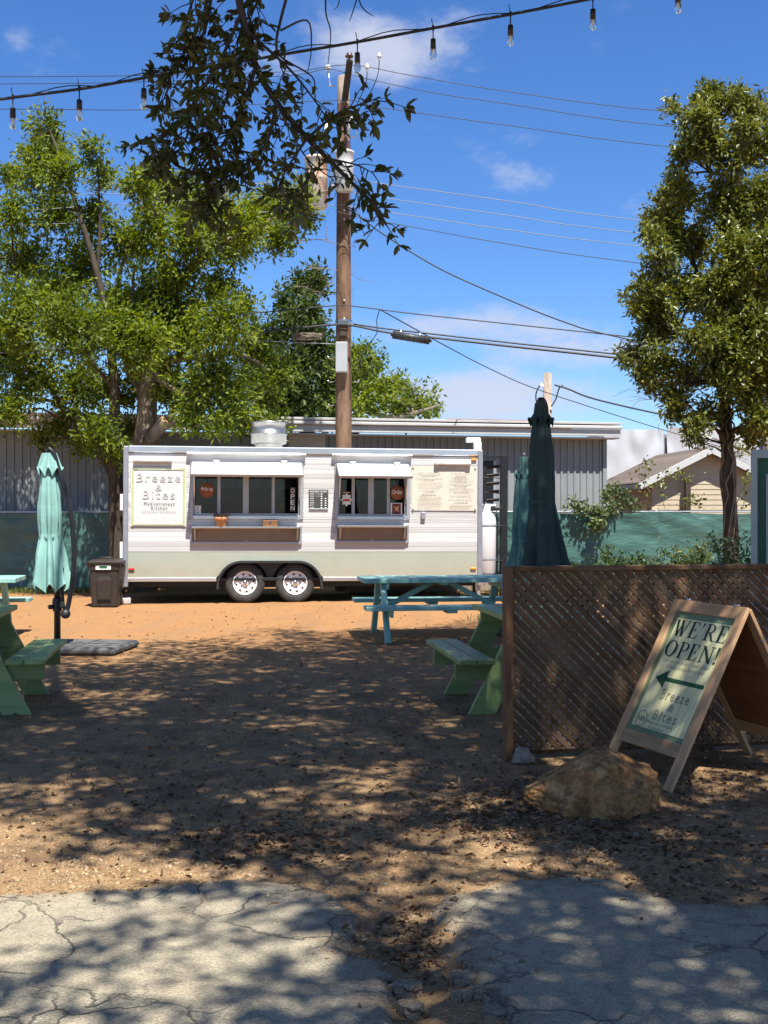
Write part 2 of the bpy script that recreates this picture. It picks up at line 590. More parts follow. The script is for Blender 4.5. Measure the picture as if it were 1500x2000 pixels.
M_['bin'] = mat('bin_plastic', (.030, .022, .016), .55, 0, .2, 8, .1, 60)
M_['sticker'] = mat('sticker_white', (.7, .75, .68), .5)
M_['green_sign'] = mat('kiosk_green', (.015, .135, .07), .4, 0, .1, 3)
M_['green_deep'] = mat('kiosk_deep_green', (.006, .065, .012), .35, 0, .1, 3)
M_['kiosk_frame'] = mat('kiosk_frame', (.36, .41, .39), .4, .3, .06, 6)
M_['concrete'] = mat('concrete', (.50, .47, .42), .85, 0, .2, 14, .4, 50)
M_['gas_white'] = mat('gas_white', (.68, .68, .67), .4, 0, .04, 4)
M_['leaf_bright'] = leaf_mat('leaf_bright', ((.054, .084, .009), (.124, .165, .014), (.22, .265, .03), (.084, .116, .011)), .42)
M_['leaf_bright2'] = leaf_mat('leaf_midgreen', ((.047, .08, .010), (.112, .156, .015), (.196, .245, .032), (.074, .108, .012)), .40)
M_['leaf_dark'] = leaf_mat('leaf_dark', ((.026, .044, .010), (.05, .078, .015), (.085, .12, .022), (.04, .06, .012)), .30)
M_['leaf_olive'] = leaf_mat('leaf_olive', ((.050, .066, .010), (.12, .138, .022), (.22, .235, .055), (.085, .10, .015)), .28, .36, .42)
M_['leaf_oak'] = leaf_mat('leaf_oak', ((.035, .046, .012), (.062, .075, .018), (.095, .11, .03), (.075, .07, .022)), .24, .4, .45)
M_['weed'] = leaf_mat('leaf_weed', ((.06, .10, .03), (.12, .16, .06), (.20, .24, .12)), .3)
M_['grass'] = leaf_mat('grass_blade', ((.07, .11, .02), (.13, .17, .035), (.22, .22, .07)), .3)
M_['litter'] = leaf_mat('dead_leaf', ((.10, .05, .022), (.19, .105, .05), (.29, .18, .10), (.09, .052, .028), (.36, .26, .165)), .05, .8, .2)
M_['bark_grey'] = bark('bark_grey', (.10, .075, .055), (.27, .215, .165))
M_['bark_dark'] = bark('bark_dark', (.028, .021, .015), (.085, .065, .047))
M_['bark_oak'] = bark('bark_oak', (.03, .024, .02), (.085, .07, .058))

# ---------------------------------------------------------------- ground
def make_ground_mat():
    m, nt, b = nmat('decomposed_granite')
    v = coords(nt)
    sep = nt.nodes.new('ShaderNodeSeparateXYZ'); nt.links.new(v, sep.inputs[0])
    big = tnoise(nt, v, 0.55, 6, 0.6)
    mid = tnoise(nt, v, 3.0, 6, 0.65)
    fine = tnoise(nt, v, 55.0, 4, 0.7)
    vor = node(nt, 'ShaderNodeTexVoronoi', Scale=85.0); nt.links.new(v, vor.inputs['Vector'])
    gravel = ramp(nt, fine, ((0.28, (.235, .108, .040)), (0.5, (.395, .198, .080)), (0.72, (.53, .30, .138))))
    pale = ramp(nt, fine, ((0.28, (.19, .118, .058)), (0.5, (.34, .225, .118)), (0.72, (.50, .355, .20))))
    soil = ramp(nt, fine, ((0.3, (.055, .034, .019)), (0.7, (.185, .115, .062))))
    # nearer the road the granite gives way to trodden soil and pale limestone chips
    near = node(nt, 'ShaderNodeMapRange', interpolation_type='SMOOTHSTEP')
    near.inputs['From Min'].default_value = 8.0; near.inputs['From Max'].default_value = 15.0
    near.inputs['To Min'].default_value = 1.0; near.inputs['To Max'].default_value = 0.0
    yy = nmath(nt, 'ADD', sep.outputs['Y'], nmath(nt, 'MULTIPLY', nmath(nt, 'SUBTRACT', big, 0.5), 7.0))
    nt.links.new(yy, near.inputs['Value'])
    c = mix(nt, nmath(nt, 'MULTIPLY', near.outputs[0], 0.75), gravel, pale)
    k = ramp(nt, mid, ((0.46, (0, 0, 0)), (0.62, (1, 1, 1))))
    c = mix(nt, nmath(nt, 'MULTIPLY', nmath(nt, 'MULTIPLY', k, near.outputs[0]), 0.62), c, soil)
    k2 = ramp(nt, tnoise(nt, v, 1.3, 5), ((0.55, (0, 0, 0)), (0.8, (.4, .4, .4))))
    c = mix(nt, k2, c, (.22, .12, .06))
    vt = tnoise(nt, coords(nt, 'Object', (2.6, .55, 1)), .8, 5, .6)          # trodden, wheel worn streaks
    c = mix(nt, ramp(nt, vt, ((.5, (0, 0, 0)), (.68, (.45, .45, .45)))), c, (.30, .185, .10))
    vs_ = tnoise(nt, v, 9.0, 3, .6)
    c = mix(nt, ramp(nt, vs_, ((.64, (0, 0, 0)), (.70, (.55, .55, .55)))), c, (.16, .085, .04))
    for tx in (-1.55, .10):                                # where cars have rolled up to the trailer
        dx = nmath(nt, 'ABSOLUTE', nmath(nt, 'SUBTRACT', nmath(nt, 'ADD', sep.outputs['X'], nmath(nt, 'ADD', nmath(nt, 'MULTIPLY', sep.outputs['Y'], -.05), nmath(nt, 'MULTIPLY', big, .7))), tx))
        tk_ = node(nt, 'ShaderNodeMapRange', interpolation_type='SMOOTHSTEP'); tk_.inputs['From Min'].default_value = .22; tk_.inputs['From Max'].default_value = .06
        nt.links.new(dx, tk_.inputs['Value'])
        c = mix(nt, nmath(nt, 'MULTIPLY', nmath(nt, 'MULTIPLY', tk_.outputs[0], mid), .55), c, (.27, .15, .075))
    chips = ramp(nt, vor.outputs['Distance'], ((0.0, (1.22, 1.22, 1.22)), (0.5, (.72, .72, .72))))
    c = mix(nt, 0.7, c, chips, 'MULTIPLY')
    nt.links.new(c, b.inputs['Base Color'])
    b.inputs['Roughness'].default_value = 0.95
    b.inputs['Specular IOR Level'].default_value = 0.15
    h = nmath(nt, 'ADD', nmath(nt, 'MULTIPLY', fine, 0.6), nmath(nt, 'MULTIPLY', vor.outputs['Distance'], -0.5))
    h = nmath(nt, 'ADD', h, nmath(nt, 'MULTIPLY', mid, 1.2))
    bump(nt, b, h, 0.75, 0.014)
    return m


def make_asphalt_mat():
    m, nt, b = nmat('old_asphalt')
    v = coords(nt)
    big = tnoise(nt, v, 0.9, 6, 0.6)
    fine = tnoise(nt, v, 90.0, 3, 0.75)
    vor = node(nt, 'ShaderNodeTexVoronoi', Scale=120.0); nt.links.new(v, vor.inputs['Vector'])
    warp = nt.nodes.new('ShaderNodeVectorMath'); warp.operation = 'ADD'
    nzv = node(nt, 'ShaderNodeTexNoise', Scale=3.0, Detail=5.0); nt.links.new(v, nzv.inputs['Vector'])
    scv = nt.nodes.new('ShaderNodeVectorMath'); scv.operation = 'SCALE'; scv.inputs['Scale'].default_value = 0.55
    nt.links.new(nzv.outputs['Color'], scv.inputs[0])
    nt.links.new(v, warp.inputs[0]); nt.links.new(scv.outputs[0], warp.inputs[1])
    crk = node(nt, 'ShaderNodeTexVoronoi', feature='DISTANCE_TO_EDGE', Scale=2.3)
    nt.links.new(warp.outputs[0], crk.inputs['Vector'])
    gate = tnoise(nt, v, 0.8, 3)
    c = ramp(nt, fine, ((0.3, (.235, .195, .135)), (0.55, (.385, .325, .225)), (0.75, (.53, .45, .315))))
    c = mix(nt, ramp(nt, big, ((0.45, (0, 0, 0)), (0.7, (.55, .55, .55)))), c, (.18, .16, .125))
    c = mix(nt, ramp(nt, tnoise(nt, v, 2.2, 6), ((0.58, (0, 0, 0)), (0.75, (.6, .6, .6)))), c, (.30, .215, .14))
    c = mix(nt, 1.0, c, ramp(nt, tnoise(nt, v, 14.0, 6, .7), ((0.3, (.68, .68, .69)), (0.5, (.97, .97, .97)), (0.7, (1.14, 1.13, 1.10)))), 'MULTIPLY')
    spk = node(nt, 'ShaderNodeTexVoronoi', Scale=60.0); nt.links.new(v, spk.inputs['Vector'])
    c = mix(nt, ramp(nt, spk.outputs['Distance'], ((0.0, (.75, .75, .75)), (0.16, (0, 0, 0)))), c, (.09, .075, .055))
    ea = nt.nodes.new('ShaderNodeAttribute'); ea.attribute_name = 'edge'
    em = node(nt, 'ShaderNodeMapRange'); em.inputs['From Min'].default_value = 0.16; em.inputs['From Max'].default_value = -0.01
    nt.links.new(nmath(nt, 'ADD', ea.outputs['Fac'], nmath(nt, 'MULTIPLY', nmath(nt, 'SUBTRACT', tnoise(nt, v, 7.0, 6, .65), .5), .28)), em.inputs['Value'])
    c = mix(nt, nmath(nt, 'MULTIPLY', em.outputs[0], .8), c, ramp(nt, fine, ((0.3, (.13, .085, .05)), (0.7, (.34, .245, .15)))))
    crack = ramp(nt, crk.outputs['Distance'], ((0.0, (1, 1, 1)), (0.022, (0, 0, 0))))
    crack = mix(nt, 1.0, crack, ramp(nt, gate, ((0.43, (0, 0, 0)), (0.54, (1, 1, 1)))), 'MULTIPLY')
    c = mix(nt, nmath(nt, 'MULTIPLY', crack, .6), c, (.05, .042, .035))
    nt.links.new(c, b.inputs['Base Color'])
    b.inputs['Roughness'].default_value = 0.88
    b.inputs['Specular IOR Level'].default_value = 0.3
    h = nmath(nt, 'SUBTRACT', nmath(nt, 'MULTIPLY', vor.outputs['Distance'], -0.8), nmath(nt, 'MULTIPLY', crack, 2.5))
    h = nmath(nt, 'ADD', h, nmath(nt, 'MULTIPLY', fine, .5))
    h = nmath(nt, 'ADD', h, nmath(nt, 'MULTIPLY', tnoise(nt, v, 6.0, 5), 2.2))
    bump(nt, b, h, 0.8, 0.010)
    return m


M_['ground'] = make_ground_mat()
M_['asphalt'] = make_asphalt_mat()


def channel_depth(x, y):
    """the worn gully between the two broken asphalt edges"""
    cx = 0.05 + 0.05 * (4.7 - y)
    w = 0.26 if y > 4.15 else 0.18
    f = math.exp(-((x - cx) / w) ** 2)
    g = max(0.0, min(1.0, (5.0 - y) / 0.5)) * max(0.0, min(1.0, (y - 3.2) / 0.6))
    return -0.035 * f * g


def hgt(x, y):
    r = 0.012 * noise.noise((x * 0.9, y * 0.9, 0)) + 0.007 * noise.noise((x * 3.1, y * 3.1, 4.0))
    fade = max(0.0, min(1.0, (30 - y) / 8)) if y > 0 else 1.0
    return r * fade - 0.004 + (channel_depth(x, y) if 2 < y < 6 else 0)


def axis(lo, hi, step, far_lo, far_hi):
    a = list(np.arange(lo, hi, step))
    left, d = [], step
    x = lo
    while x > far_lo:
        d *= 1.35; x -= d; left.append(x)
    right, d, x = [], step, a[-1]
    while x < far_hi:
        d *= 1.35; x += d; right.append(x)
    return np.array(left[::-1] + a + right)


gx, gy = axis(-7, 7, 0.075, -900, 900), axis(2.2, 20, 0.075, -300, 1400)
GV = np.array([(x, y, hgt(x, y)) for y in gy for x in gx], dtype=np.float32)
nx = len(gx)
ii = np.array([j * nx + i for j in range(len(gy) - 1) for i in range(nx - 1)])
GF = np.stack([ii, ii + 1, ii + 1 + nx, ii + nx], 1)
tag(link('ground', mesh_np('ground', GV, GF, True), M_['ground']), kind='structure')


# the road: two broken edges of old asphalt with a gully of soil between them
def ragged(px_pts, amp=0.035, step=0.05):
    P = [gnd(*p) for p in px_pts]
    out = []
    for a, b in zip(P[:-1], P[1:]):
        n = max(1, int((b - a).length / step))
        for k in range(n):
            q = a.lerp(b, k / n)
            w = Vector((noise.noise((q.x * 5, q.y * 5, 1)), noise.noise((q.x * 5, q.y * 5, 9)), 0)) * amp
            w += Vector((noise.noise((q.x * 17, q.y * 17, 1)), noise.noise((q.x * 17, q.y * 17, 9)), 0)) * amp * .6
            out.append(q + w)
    out.append(P[-1])
    return out


def inside(PX, PY, poly):
    r = np.zeros(len(PX), bool)
    j = len(poly) - 1
    for i in range(len(poly)):
        xi, yi, xj, yj = poly[i][0], poly[i][1], poly[j][0], poly[j][1]
        if yi != yj:
            r ^= ((yi > PY) != (yj > PY)) & (PX < (xj - xi) * (PY - yi) / (yj - yi) + xi)
        j = i
    return r


def sdist(PX, PY, edge, outer):
    """signed distance to the broken edge, positive on the asphalt"""
    d = np.full(len(PX), 9.0)
    for p, q in zip(edge[:-1], edge[1:]):
        ex, ey = q.x - p.x, q.y - p.y
        t = np.clip(((PX - p.x) * ex + (PY - p.y) * ey) / max(ex * ex + ey * ey, 1e-9), 0, 1)
        d = np.minimum(d, np.hypot(PX - p.x - t * ex, PY - p.y - t * ey))
    ins = inside(PX, PY, [(p.x, p.y) for p in edge] + [(p[0], p[1]) for p in outer])
    return np.where(ins, d, -d)


e1 = ragged([(-900, 1745), (-300, 1738), (0, 1748), (160, 1738), (330, 1728), (480, 1716), (600, 1728), (655, 1748), (690, 1775), (700, 1810), (690, 1850), (722, 1868), (770, 1900), (760, 1950), (775, 2010), (768, 2200)])
o1 = [(0.0, -6, 0), (-40, -6, 0), (-40, e1[0].y, 0)]
e2 = ragged([(985, 2200), (985, 2010), (950, 1960), (925, 1900), (893, 1850), (868, 1810), (848, 1775), (862, 1745), (920, 1738), (1010, 1718), (1120, 1712), (1215, 1715), (1245, 1738), (1330, 1760), (1440, 1768), (1520, 1755), (1900, 1745), (2500, 1750)])
o2 = [(40, e2[-1].y, 0), (40, -6, 0), (0.35, -6, 0)]
rx, ry = axis(-2.2, 2.6, 0.022, -38, 38), axis(3.1, 5.0, 0.022, -5.5, 5.2)
RX, RY = np.meshgrid(rx, ry)
RX, RY = RX.ravel(), RY.ravel()
SDF = np.maximum(sdist(RX, RY, e1, o1), sdist(RX, RY, e2, o2))
wob = np.array([.020 * noise.noise((x * 9, y * 9, 3)) + .012 * noise.noise((x * 31, y * 31, 7)) if abs(d) < .3 else 0 for x, y, d in zip(RX, RY, SDF)])
lift = np.clip((SDF + wob + .035) / .075, 0, 1)
lift = lift * lift * (3 - 2 * lift)
crown = np.clip(SDF / .6, 0, 1)
RZ = -.05 + .058 * lift + .006 * crown + np.array([.004 * noise.noise((x * 2.2, y * 2.2, 11)) + .0015 * noise.noise((x * 14, y * 14, 1)) for x, y in zip(RX, RY)])
k = len(rx)
ii = np.array([j * k + i for j in range(len(ry) - 1) for i in range(k - 1)])
RF = np.stack([ii, ii + 1, ii + 1 + k, ii + k], 1)
RF = RF[SDF[RF].max(1) > -.06]
rme = mesh_np('road', np.stack([RX, RY, RZ], 1), RF, True)
at_ = rme.attributes.new('edge', 'FLOAT', 'POINT')
at_.data.foreach_set('value', np.clip(SDF, -.2, 1.0).astype(np.float32))
tag(link('road', rme, M_['asphalt']), kind='structure')
# broken lumps of asphalt left in the gully
for (px, py, r, s) in ((905, 1905, .055, 1), (925, 1885, .04, 2), (945, 1935, .06, 3), (905, 1940, .035, 4), (790, 1925, .05, 5), (750, 1905, .03, 6), (965, 1975, .05, 7), (800, 1965, .04, 8), (910, 1870, .03, 9)):
    c = gnd(px, py)
    poly = []
    for k in range(11):
        t = 2 * math.pi * k / 11
        rr = r * (0.8 + 0.45 * noise.noise((math.cos(t) * 1.4, math.sin(t) * 1.4, s * 3.1)))
        poly.append((rr * math.cos(t) * 1.25, rr * math.sin(t)))
    o = prism('asphalt_lump', poly, -0.05, 0.001 + 0.004 * (s % 3), M_['asphalt'], None, Matrix.Translation((c.x, c.y, 0)))
    tag(o, kind='structure')


# ---------------------------------------------------------------- grey corrugated building
ANG_B = R(12.0)
bx0 = Vector((-7.84, 23.6, 0))
bld = thing('corrugated_building', 'long grey corrugated steel building with a pale overhanging eave behind the food trailer', 'building', bx0, (0, 0, ANG_B))
BLD_L, BLD_H = 13.3, 3.21
# local x along the wall, y into the building


def bl(px, py, yoff=0.0):
    """local (x, z) on the building's wall plane"""
    Mi = (Matrix.Translation(bx0) @ Matrix.Rotation(ANG_B, 4, 'Z')).inverted()
    o = Mi @ Vector((0, 0, EYE)); d = Mi.to_3x3() @ Vector(((px - CX) / F_PX, 1, (HY - py) / F_PX))
    t = (yoff - o.y) / d.y
    q = o + d * t
    return q.x, q.z


def corr_mesh(width, h, pitch=.16, depth=.028):
    xs = []
    n = int(round(width / pitch))
    for i in range(n):
        x = i * pitch
        xs += [(x, 0), (x + .055, 0), (x + .072, -depth), (x + .108, -depth), (x + .125, 0)]
    xs.append((n * pitch, 0))
    V = [(x, y, 0) for x, y in xs] + [(x, y, h) for x, y in xs]
    k = len(xs)
    return mesh_py('wall_panel', V, [(i, i + 1, k + i + 1, k + i) for i in range(k - 1)])


cm = corr_mesh(.96, BLD_H)
cm.materials.append(M_['wall_grey'])
BX1 = bl(1178, 900)[0]
x = BX1 - 19 * .96
BX0 = x
while x < BX1 - .1:
    o = link('wall_panel', cm, None, bld, Matrix.Translation((x, 0.004 * ((int(x * 7)) % 2), 0)))
    x += .96
box('corner_trim', (BX1 + .02, .0, BLD_H / 2), (.10, .12, BLD_H), M_['wall_grey'], bld)
box('wall', (BX1 + .01, 4.0, BLD_H / 2), (.06, 7.8, BLD_H), M_['wall_grey'], bld)
bw = BX1 - BX0
box('wall', ((BX1 + BX0) / 2, .14, BLD_H / 2), (bw - .2, .05, BLD_H - .05), M_['wall_grey'], bld)
box('fascia', ((BX1 + BX0) / 2 + .1, -.40, BLD_H + .13), (bw + .3, .05, .15), M_['fascia'], bld, bev=.01)
box('gutter', ((BX1 + BX0) / 2 + .1, -.45, BLD_H + .255), (bw + .36, .08, .085), M_['fascia'], bld, bev=.02)
box('soffit', ((BX1 + BX0) / 2 + .1, -.19, BLD_H + .012), (bw + .28, .40, .03), M_['fascia'], bld)
o = box('roof_sheet', ((BX1 + BX0) / 2 + .1, 3.6, BLD_H + .50), (bw + .3, 8.2, .05), M_['fascia'], bld, rot=(R(2.2), 0, 0))
box('roof_edge', (BX1 - 2.6, -.28, BLD_H + .35), (2.6, .22, .09), M_['red_roof'], bld, bev=.01)
x0, z0 = bl(563, 870); x1, z1 = bl(634, 846)
vent = box('vent', ((x0 + x1) / 2, -.05, (z0 + z1) / 2 - .15), (x1 - x0, .05, z1 - z0 + .3), M_['cream'], bld)
for k in range(7):
    box('slat', (0, -.035, -.22 + .075 * k), (x1 - x0 - .05, .02, .05), M_['cream'], vent, rot=(R(35), 0, 0), bev=.002)
x0, z0 = bl(940, 985); x1, z1 = bl(962, 900)
win = box('window', ((x0 + x1) / 2, -.04, (z0 + z1) / 2), (x1 - x0, .06, z1 - z0), M_['black_metal'], bld)
box('frame', (x1 - (x0 + x1) / 2 + .03, -.01, 0), (.07, .07, z1 - z0), M_['frame_grey'], win)
box('sill', (0, -.02, -(z1 - z0) / 2 - .02), (x1 - x0 + .1, .1, .05), M_['white_paint'], win)

# ---------------------------------------------------------------- privacy fence
f0 = Vector((-12.0, 21.5, 0)); ANG_F = R(8.0)
fen = thing('privacy_fence', 'low fence of green mesh cloth stretched along the foot of the grey building', 'fence', f0, (0, 0, ANG_F))
m, nt, b = nmat('green_mesh_cloth')
v = coords(nt, 'Object', (1, 1, 3.2))
f = tnoise(nt, v, 1.3, 6, .6)
nt.links.new(ramp(nt, f, ((.3, (.035, .095, .078)), (.7, (.07, .16, .13)))), b.inputs['Base Color'])
b.inputs['Roughness'].default_value = .42
b.inputs['Specular IOR Level'].default_value = .55
bump(nt, b, tnoise(nt, coords(nt, 'Object', (1.1, 1, 4.2)), 1.5, 7, .6), .5, .07)
M_['mesh_cloth'] = m
FH = 1.50
for i in range(9):
    L = 3.0
    V, Fc = [], []
    nxx, nzz = 50, 16
    for j in range(nzz + 1):
        for k in range(nxx + 1):
            u, w = k / nxx, j / nzz
            y = .05 * noise.noise((u * 4 + i * 7, w * 3, 2)) + .025 * noise.noise((u * 9 + i * 7, w * 12, 5))
            sag = .045 * math.sin(u * math.pi) * (w > .9)
            V.append((u * L, y, .03 + w * FH - sag + .012 * noise.noise((u * 12, i, 3)) * (w > .9)))
    for j in range(nzz):
        for k in range(nxx):
            a = j * (nxx + 1) + k
            Fc.append((a, a + 1, a + nxx + 2, a + nxx + 1))
    p = link('screen_panel', mesh_py('screen_panel', V, Fc, True), M_['mesh_cloth'], fen, Matrix.Translation((i * L, -.05, 0)))
    tube('post', [(i * L, .06, -.05), (i * L, .06, FH + .06)], .03, M_['box_grey'], fen)
tube('rail', [(0, .05, FH + .03), (27, .05, FH + .03)], .02, M_['box_grey'], fen, n=6)

# ---------------------------------------------------------------- small gabled house
hs = thing('gabled_shed', 'small cream clapboard house with a low tin gable roof beyond the green mesh fence', 'house', (7.62, 26.5, 0), (0, 0, R(2)))
HW, HD, EZ, AZ = 1.34, 4.2, 2.26, 2.93
n_b = 24
for k in range(n_b):                                       # clapboards of the gable end
    z0 = .1 + k * .122
    z1 = z0 + .13
    hw = HW if z1 < EZ else HW * max(0, (AZ - z1 + .08) / (AZ - EZ + .08))
    if hw < .12: break
    o = box('siding_board', (0, -.012, z0 + .061), (2 * hw, .018, .13), M_['siding_yellow'], hs, rot=(R(-5), 0, 0), bev=.002)
for k in range(17):
    box('siding_board', (-HW - .01, HD / 2, .16 + k * .122), (.018, HD, .13), M_['siding_yellow'], hs, rot=(0, R(-5), 0), bev=.002)
prism('wall', [(-HW, 0), (HW, 0), (HW, EZ), (0, AZ), (-HW, EZ)], -HD, -.012, M_['siding_yellow'], hs, Matrix.Rotation(R(90), 4, 'X'))
pitch = math.atan2(AZ - EZ, HW)
for s in (-1, 1):
    OV = .36
    L = (HW + OV) / math.cos(pitch)
    mid = Vector((s * (HW + OV) / 2, HD / 2 - .10, AZ + .10 - (HW + OV) / 2 * math.tan(pitch)))
    rf = box('roof', mid, (L, HD + .38, .035), M_['brown_roof'], hs, rot=(0, s * pitch, 0), bev=.004)
    for k in range(17):
        box('roof_rib', (0, -HD / 2 - .14 + k * .28, .026), (L, .035, .022), M_['brown_roof'], rf, bev=.004)
    beam('bargeboard', (0, -.30, AZ + .03), (s * (HW + OV), -.30, AZ + .03 - (HW + OV) * math.tan(pitch)), .04, .15, M_['fascia'], hs)
    box('eave_board', (s * (HW + OV - .01), HD / 2 - .10, AZ + .03 - (HW + OV) * math.tan(pitch)), (.035, HD + .36, .12), M_['fascia'], hs)
box('post', (-.55, -.22, 1.15), (.12, .12, 2.3), M_['bark_dark'], hs)

# white wrapped building beyond
wb = thing('wrapped_building', 'white sheet wrapped building rising behind the tin roofed house', 'building', (8.2, 42, 0), (0, 0, R(6)))
for k, (xa, xb, top) in enumerate(((0, 2.3, 4.55), (2.45, 6.0, 4.65), (6.2, 8.6, 4.6), (8.75, 12.5, 4.5))):
    V, Fc = [], []
    nn = 22
    for j in range(nn + 1):
        for i in range(nn + 1):
            u, w = i / nn, j / nn
            V.append((xa + (xb - xa) * u, .10 * noise.noise((u * 5 + k * 3, w * 5, k)) + .06 * noise.noise((u * 9, w * 3 + u * 6, k + 4)), top * w))
    for j in range(nn):
        for i in range(nn):
            a = j * (nn + 1) + i
            Fc.append((a, a + 1, a + nn + 2, a + nn + 1))
    link('wrap_sheet', mesh_py('wrap_sheet', V, Fc, True), M_['wrap'], wb)
box('wall', (6.2, 3.2, 2.2), (12.6, 6.0, 4.4), M_['alu_grey'], wb)

# ---------------------------------------------------------------- green kiosk at the right
kp = at(1468, 1055, 13.0)
kz0, kz1 = kp.z - .05, EYE + (HY - 884) / F_PX * 13.0
kio = thing('green_kiosk', 'green kiosk wall with pale metal corner posts beside the vine wrapped tree', 'kiosk', (kp.x, 13.0, 0), (0, 0, R(-32)))
box('post', (.035, 0, kz1 / 2), (.07, .09, kz1), M_['kiosk_frame'], kio)
box('top_rail', (.95, .0, kz1 - .02), (1.9, .088, .10), M_['kiosk_frame'], kio, rot=(0, R(0), 0))
box('wall_panel', (.97, .06, kz1 / 2 - .02), (1.8, .05, kz1 - .1), M_['green_sign'], kio)
dr = box('door', (.95, .02, kz1 / 2 - .1), (1.5, .03, kz1 - .34), M_['green_deep'], kio)
box('door_frame', (-.77, -.01, 0), (.03, .05, kz1 - .30), M_['kiosk_frame'], dr)
box('door_frame', (0, -.01, kz1 / 2 - .155), (1.52, .05, .03), M_['kiosk_frame'], dr)

# ---------------------------------------------------------------- food trailer
T_LOC, T_A, T_P = Vector((-4.358, 18.8, 0)), R(7.5), R(0.28)
tr = thing('food_trailer', 'white plank clad food trailer with two open serving hatches and a sage green lower band', 'food trailer', T_LOC, (0, T_P, T_A))
TM = Matrix.Translation(T_LOC) @ Euler((0, T_P, T_A)).to_matrix().to_4x4()
TMi = TM.inverted()


def tl(px, py, y=0.0):
    """trailer-local (x, z) where the ray of a pixel meets the plane local y"""
    o = TMi @ Vector((0, 0, EYE)); d = TMi.to_3x3() @ Vector(((px - CX) / F_PX, 1, (HY - py) / F_PX))
    q = o + d * ((y - o.y) / d.y)
    return q.x, q.z


FACE = Matrix.Rotation(R(90), 4, 'X')        # drawing plane: local x -> x, local y -> z, facing -y


def face(x, z, y): return Matrix.Translation((x, y, z)) @ FACE


TLN = tl(942, 1000)[0]
Z_BOT, Z_RAIL, Z_MID, Z_TOP = tl(240, 1136)[1], tl(240, 1128.5)[1], tl(248, 1078)[1], tl(240, 870)[1]
Z_SID = tl(248, 884.5)[1]
TD = 2.2
XL, XR = tl(248, 1000)[0], tl(933, 1000)[0]
# openings
W1 = (tl(371, 1000)[0], tl(592, 1000)[0], tl(480, 1014)[1], tl(480, 905)[1])
W2 = (tl(653.5, 1000)[0], tl(800, 1000)[0], tl(725, 1015)[1], tl(725, 908)[1])
S1 = (tl(372, 1040)[0], tl(589, 1040)[0], tl(480, 1063)[1], tl(480, 1026)[1])
S2 = (tl(655, 1040)[0], tl(797.5, 1040)[0], tl(725, 1061)[1], tl(725, 1024)[1])


def boards_between(z0, z1, name, m, cuts):
    xs = [(XL, XR)]
    for (a, b, c, d) in cuts:
        if z1 <= c + 1e-4 or z0 >= d - 1e-4: continue
        nxt = []
        for (p, q) in xs:
            if b <= p or a >= q: nxt.append((p, q)); continue
            if a > p: nxt.append((p, a))
            if b < q: nxt.append((b, q))
        xs = nxt
    for (p, q) in xs:
        if q - p > .01:
            box(name, ((p + q) / 2, .012, (z0 + z1) / 2), (q - p, .024, z1 - z0), m, tr, bev=.006)


rows = [Z_MID + k * (Z_SID - Z_MID) / 20 for k in range(21)]
# split the rows where an opening starts, so that no board runs across a hatch
for za, zb in zip(rows[:-1], rows[1:]):
    brk = sorted({za, zb} | {z for w in (W1, W2) for z in w[2:] if za + .004 < z < zb - .004})
    for p, q in zip(brk[:-1], brk[1:]):
        boards_between(p, q, 'siding_board', M_['plank'], (W1, W2))

# lower band with its wheel arch
ax0, ax1 = tl(423, 1140)[0], tl(630, 1140)[0]
az = tl(527, 1095)[1]


def arch(off=0.0, n=10):
    r = .42
    pts = []
    for k in range(n + 1):
        t = math.pi - k * math.pi / 2 / n
        pts.append((ax0 - off + (r + off) * (1 + math.cos(t)) if False else ax0 + r + (r + off) * math.cos(t), az - r + (r + off) * math.sin(t)))
    for k in range(n + 1):
        t = math.pi / 2 - k * math.pi / 2 / n
        pts.append((ax1 - r + (r + off) * math.cos(t), az - r + (r + off) * math.sin(t)))
    return pts


ar = [(x, max(z, Z_BOT)) for x, z in arch()]
prism('lower_panel', [(XL, Z_RAIL), (ax0, Z_RAIL)] + [p for p in ar if p[1] > Z_RAIL] + [(ax1, Z_RAIL), (XR, Z_RAIL), (XR, Z_MID - .002), (XL, Z_MID - .002)], -.02, .004, M_['sage'], tr, face(0, 0, -.0))
for a, b in ((XL, ax0 - .003), (ax1 + .003, XR)):
    box('bottom_rail', ((a + b) / 2, .0, (Z_BOT + Z_RAIL) / 2), (b - a, .045, Z_RAIL - Z_BOT), M_['alu'], tr)
# fender: a black band round the arch, and the valance between the wheels
outer, inner = arch(.0), arch(-.038)
zb = tl(527, 1150)[1]
outer = [(outer[0][0], zb)] + outer + [(outer[-1][0], zb)]
inner = [(inner[0][0], zb)] + inner + [(inner[-1][0], zb)]
V, Fc = [], []
n = len(outer)
for y in (-.075, .10):
    V += [(x, y, z) for x, z in outer] + [(x, y, z) for x, z in inner]
for i in range(n - 1):
    a, b_, c, d = i, i + 1, n + i + 1, n + i
    Fc += [(a, b_, c, d), (2 * n + d, 2 * n + c, 2 * n + b_, 2 * n + a), (a, 2 * n + a, 2 * n + b_, b_), (d, c, 2 * n + c, 2 * n + d)]
Fc += [(0, n, 3 * n, 2 * n), (n - 1, 3 * n - 1, 4 * n - 1, 2 * n - 1)]
link('fender', mesh_py('fender', V, Fc), M_['black_plastic'], tr)
WH = [tl(478.5, 1143, .0), tl(577, 1142.5, .0)]
WR = .338
WZ = .345
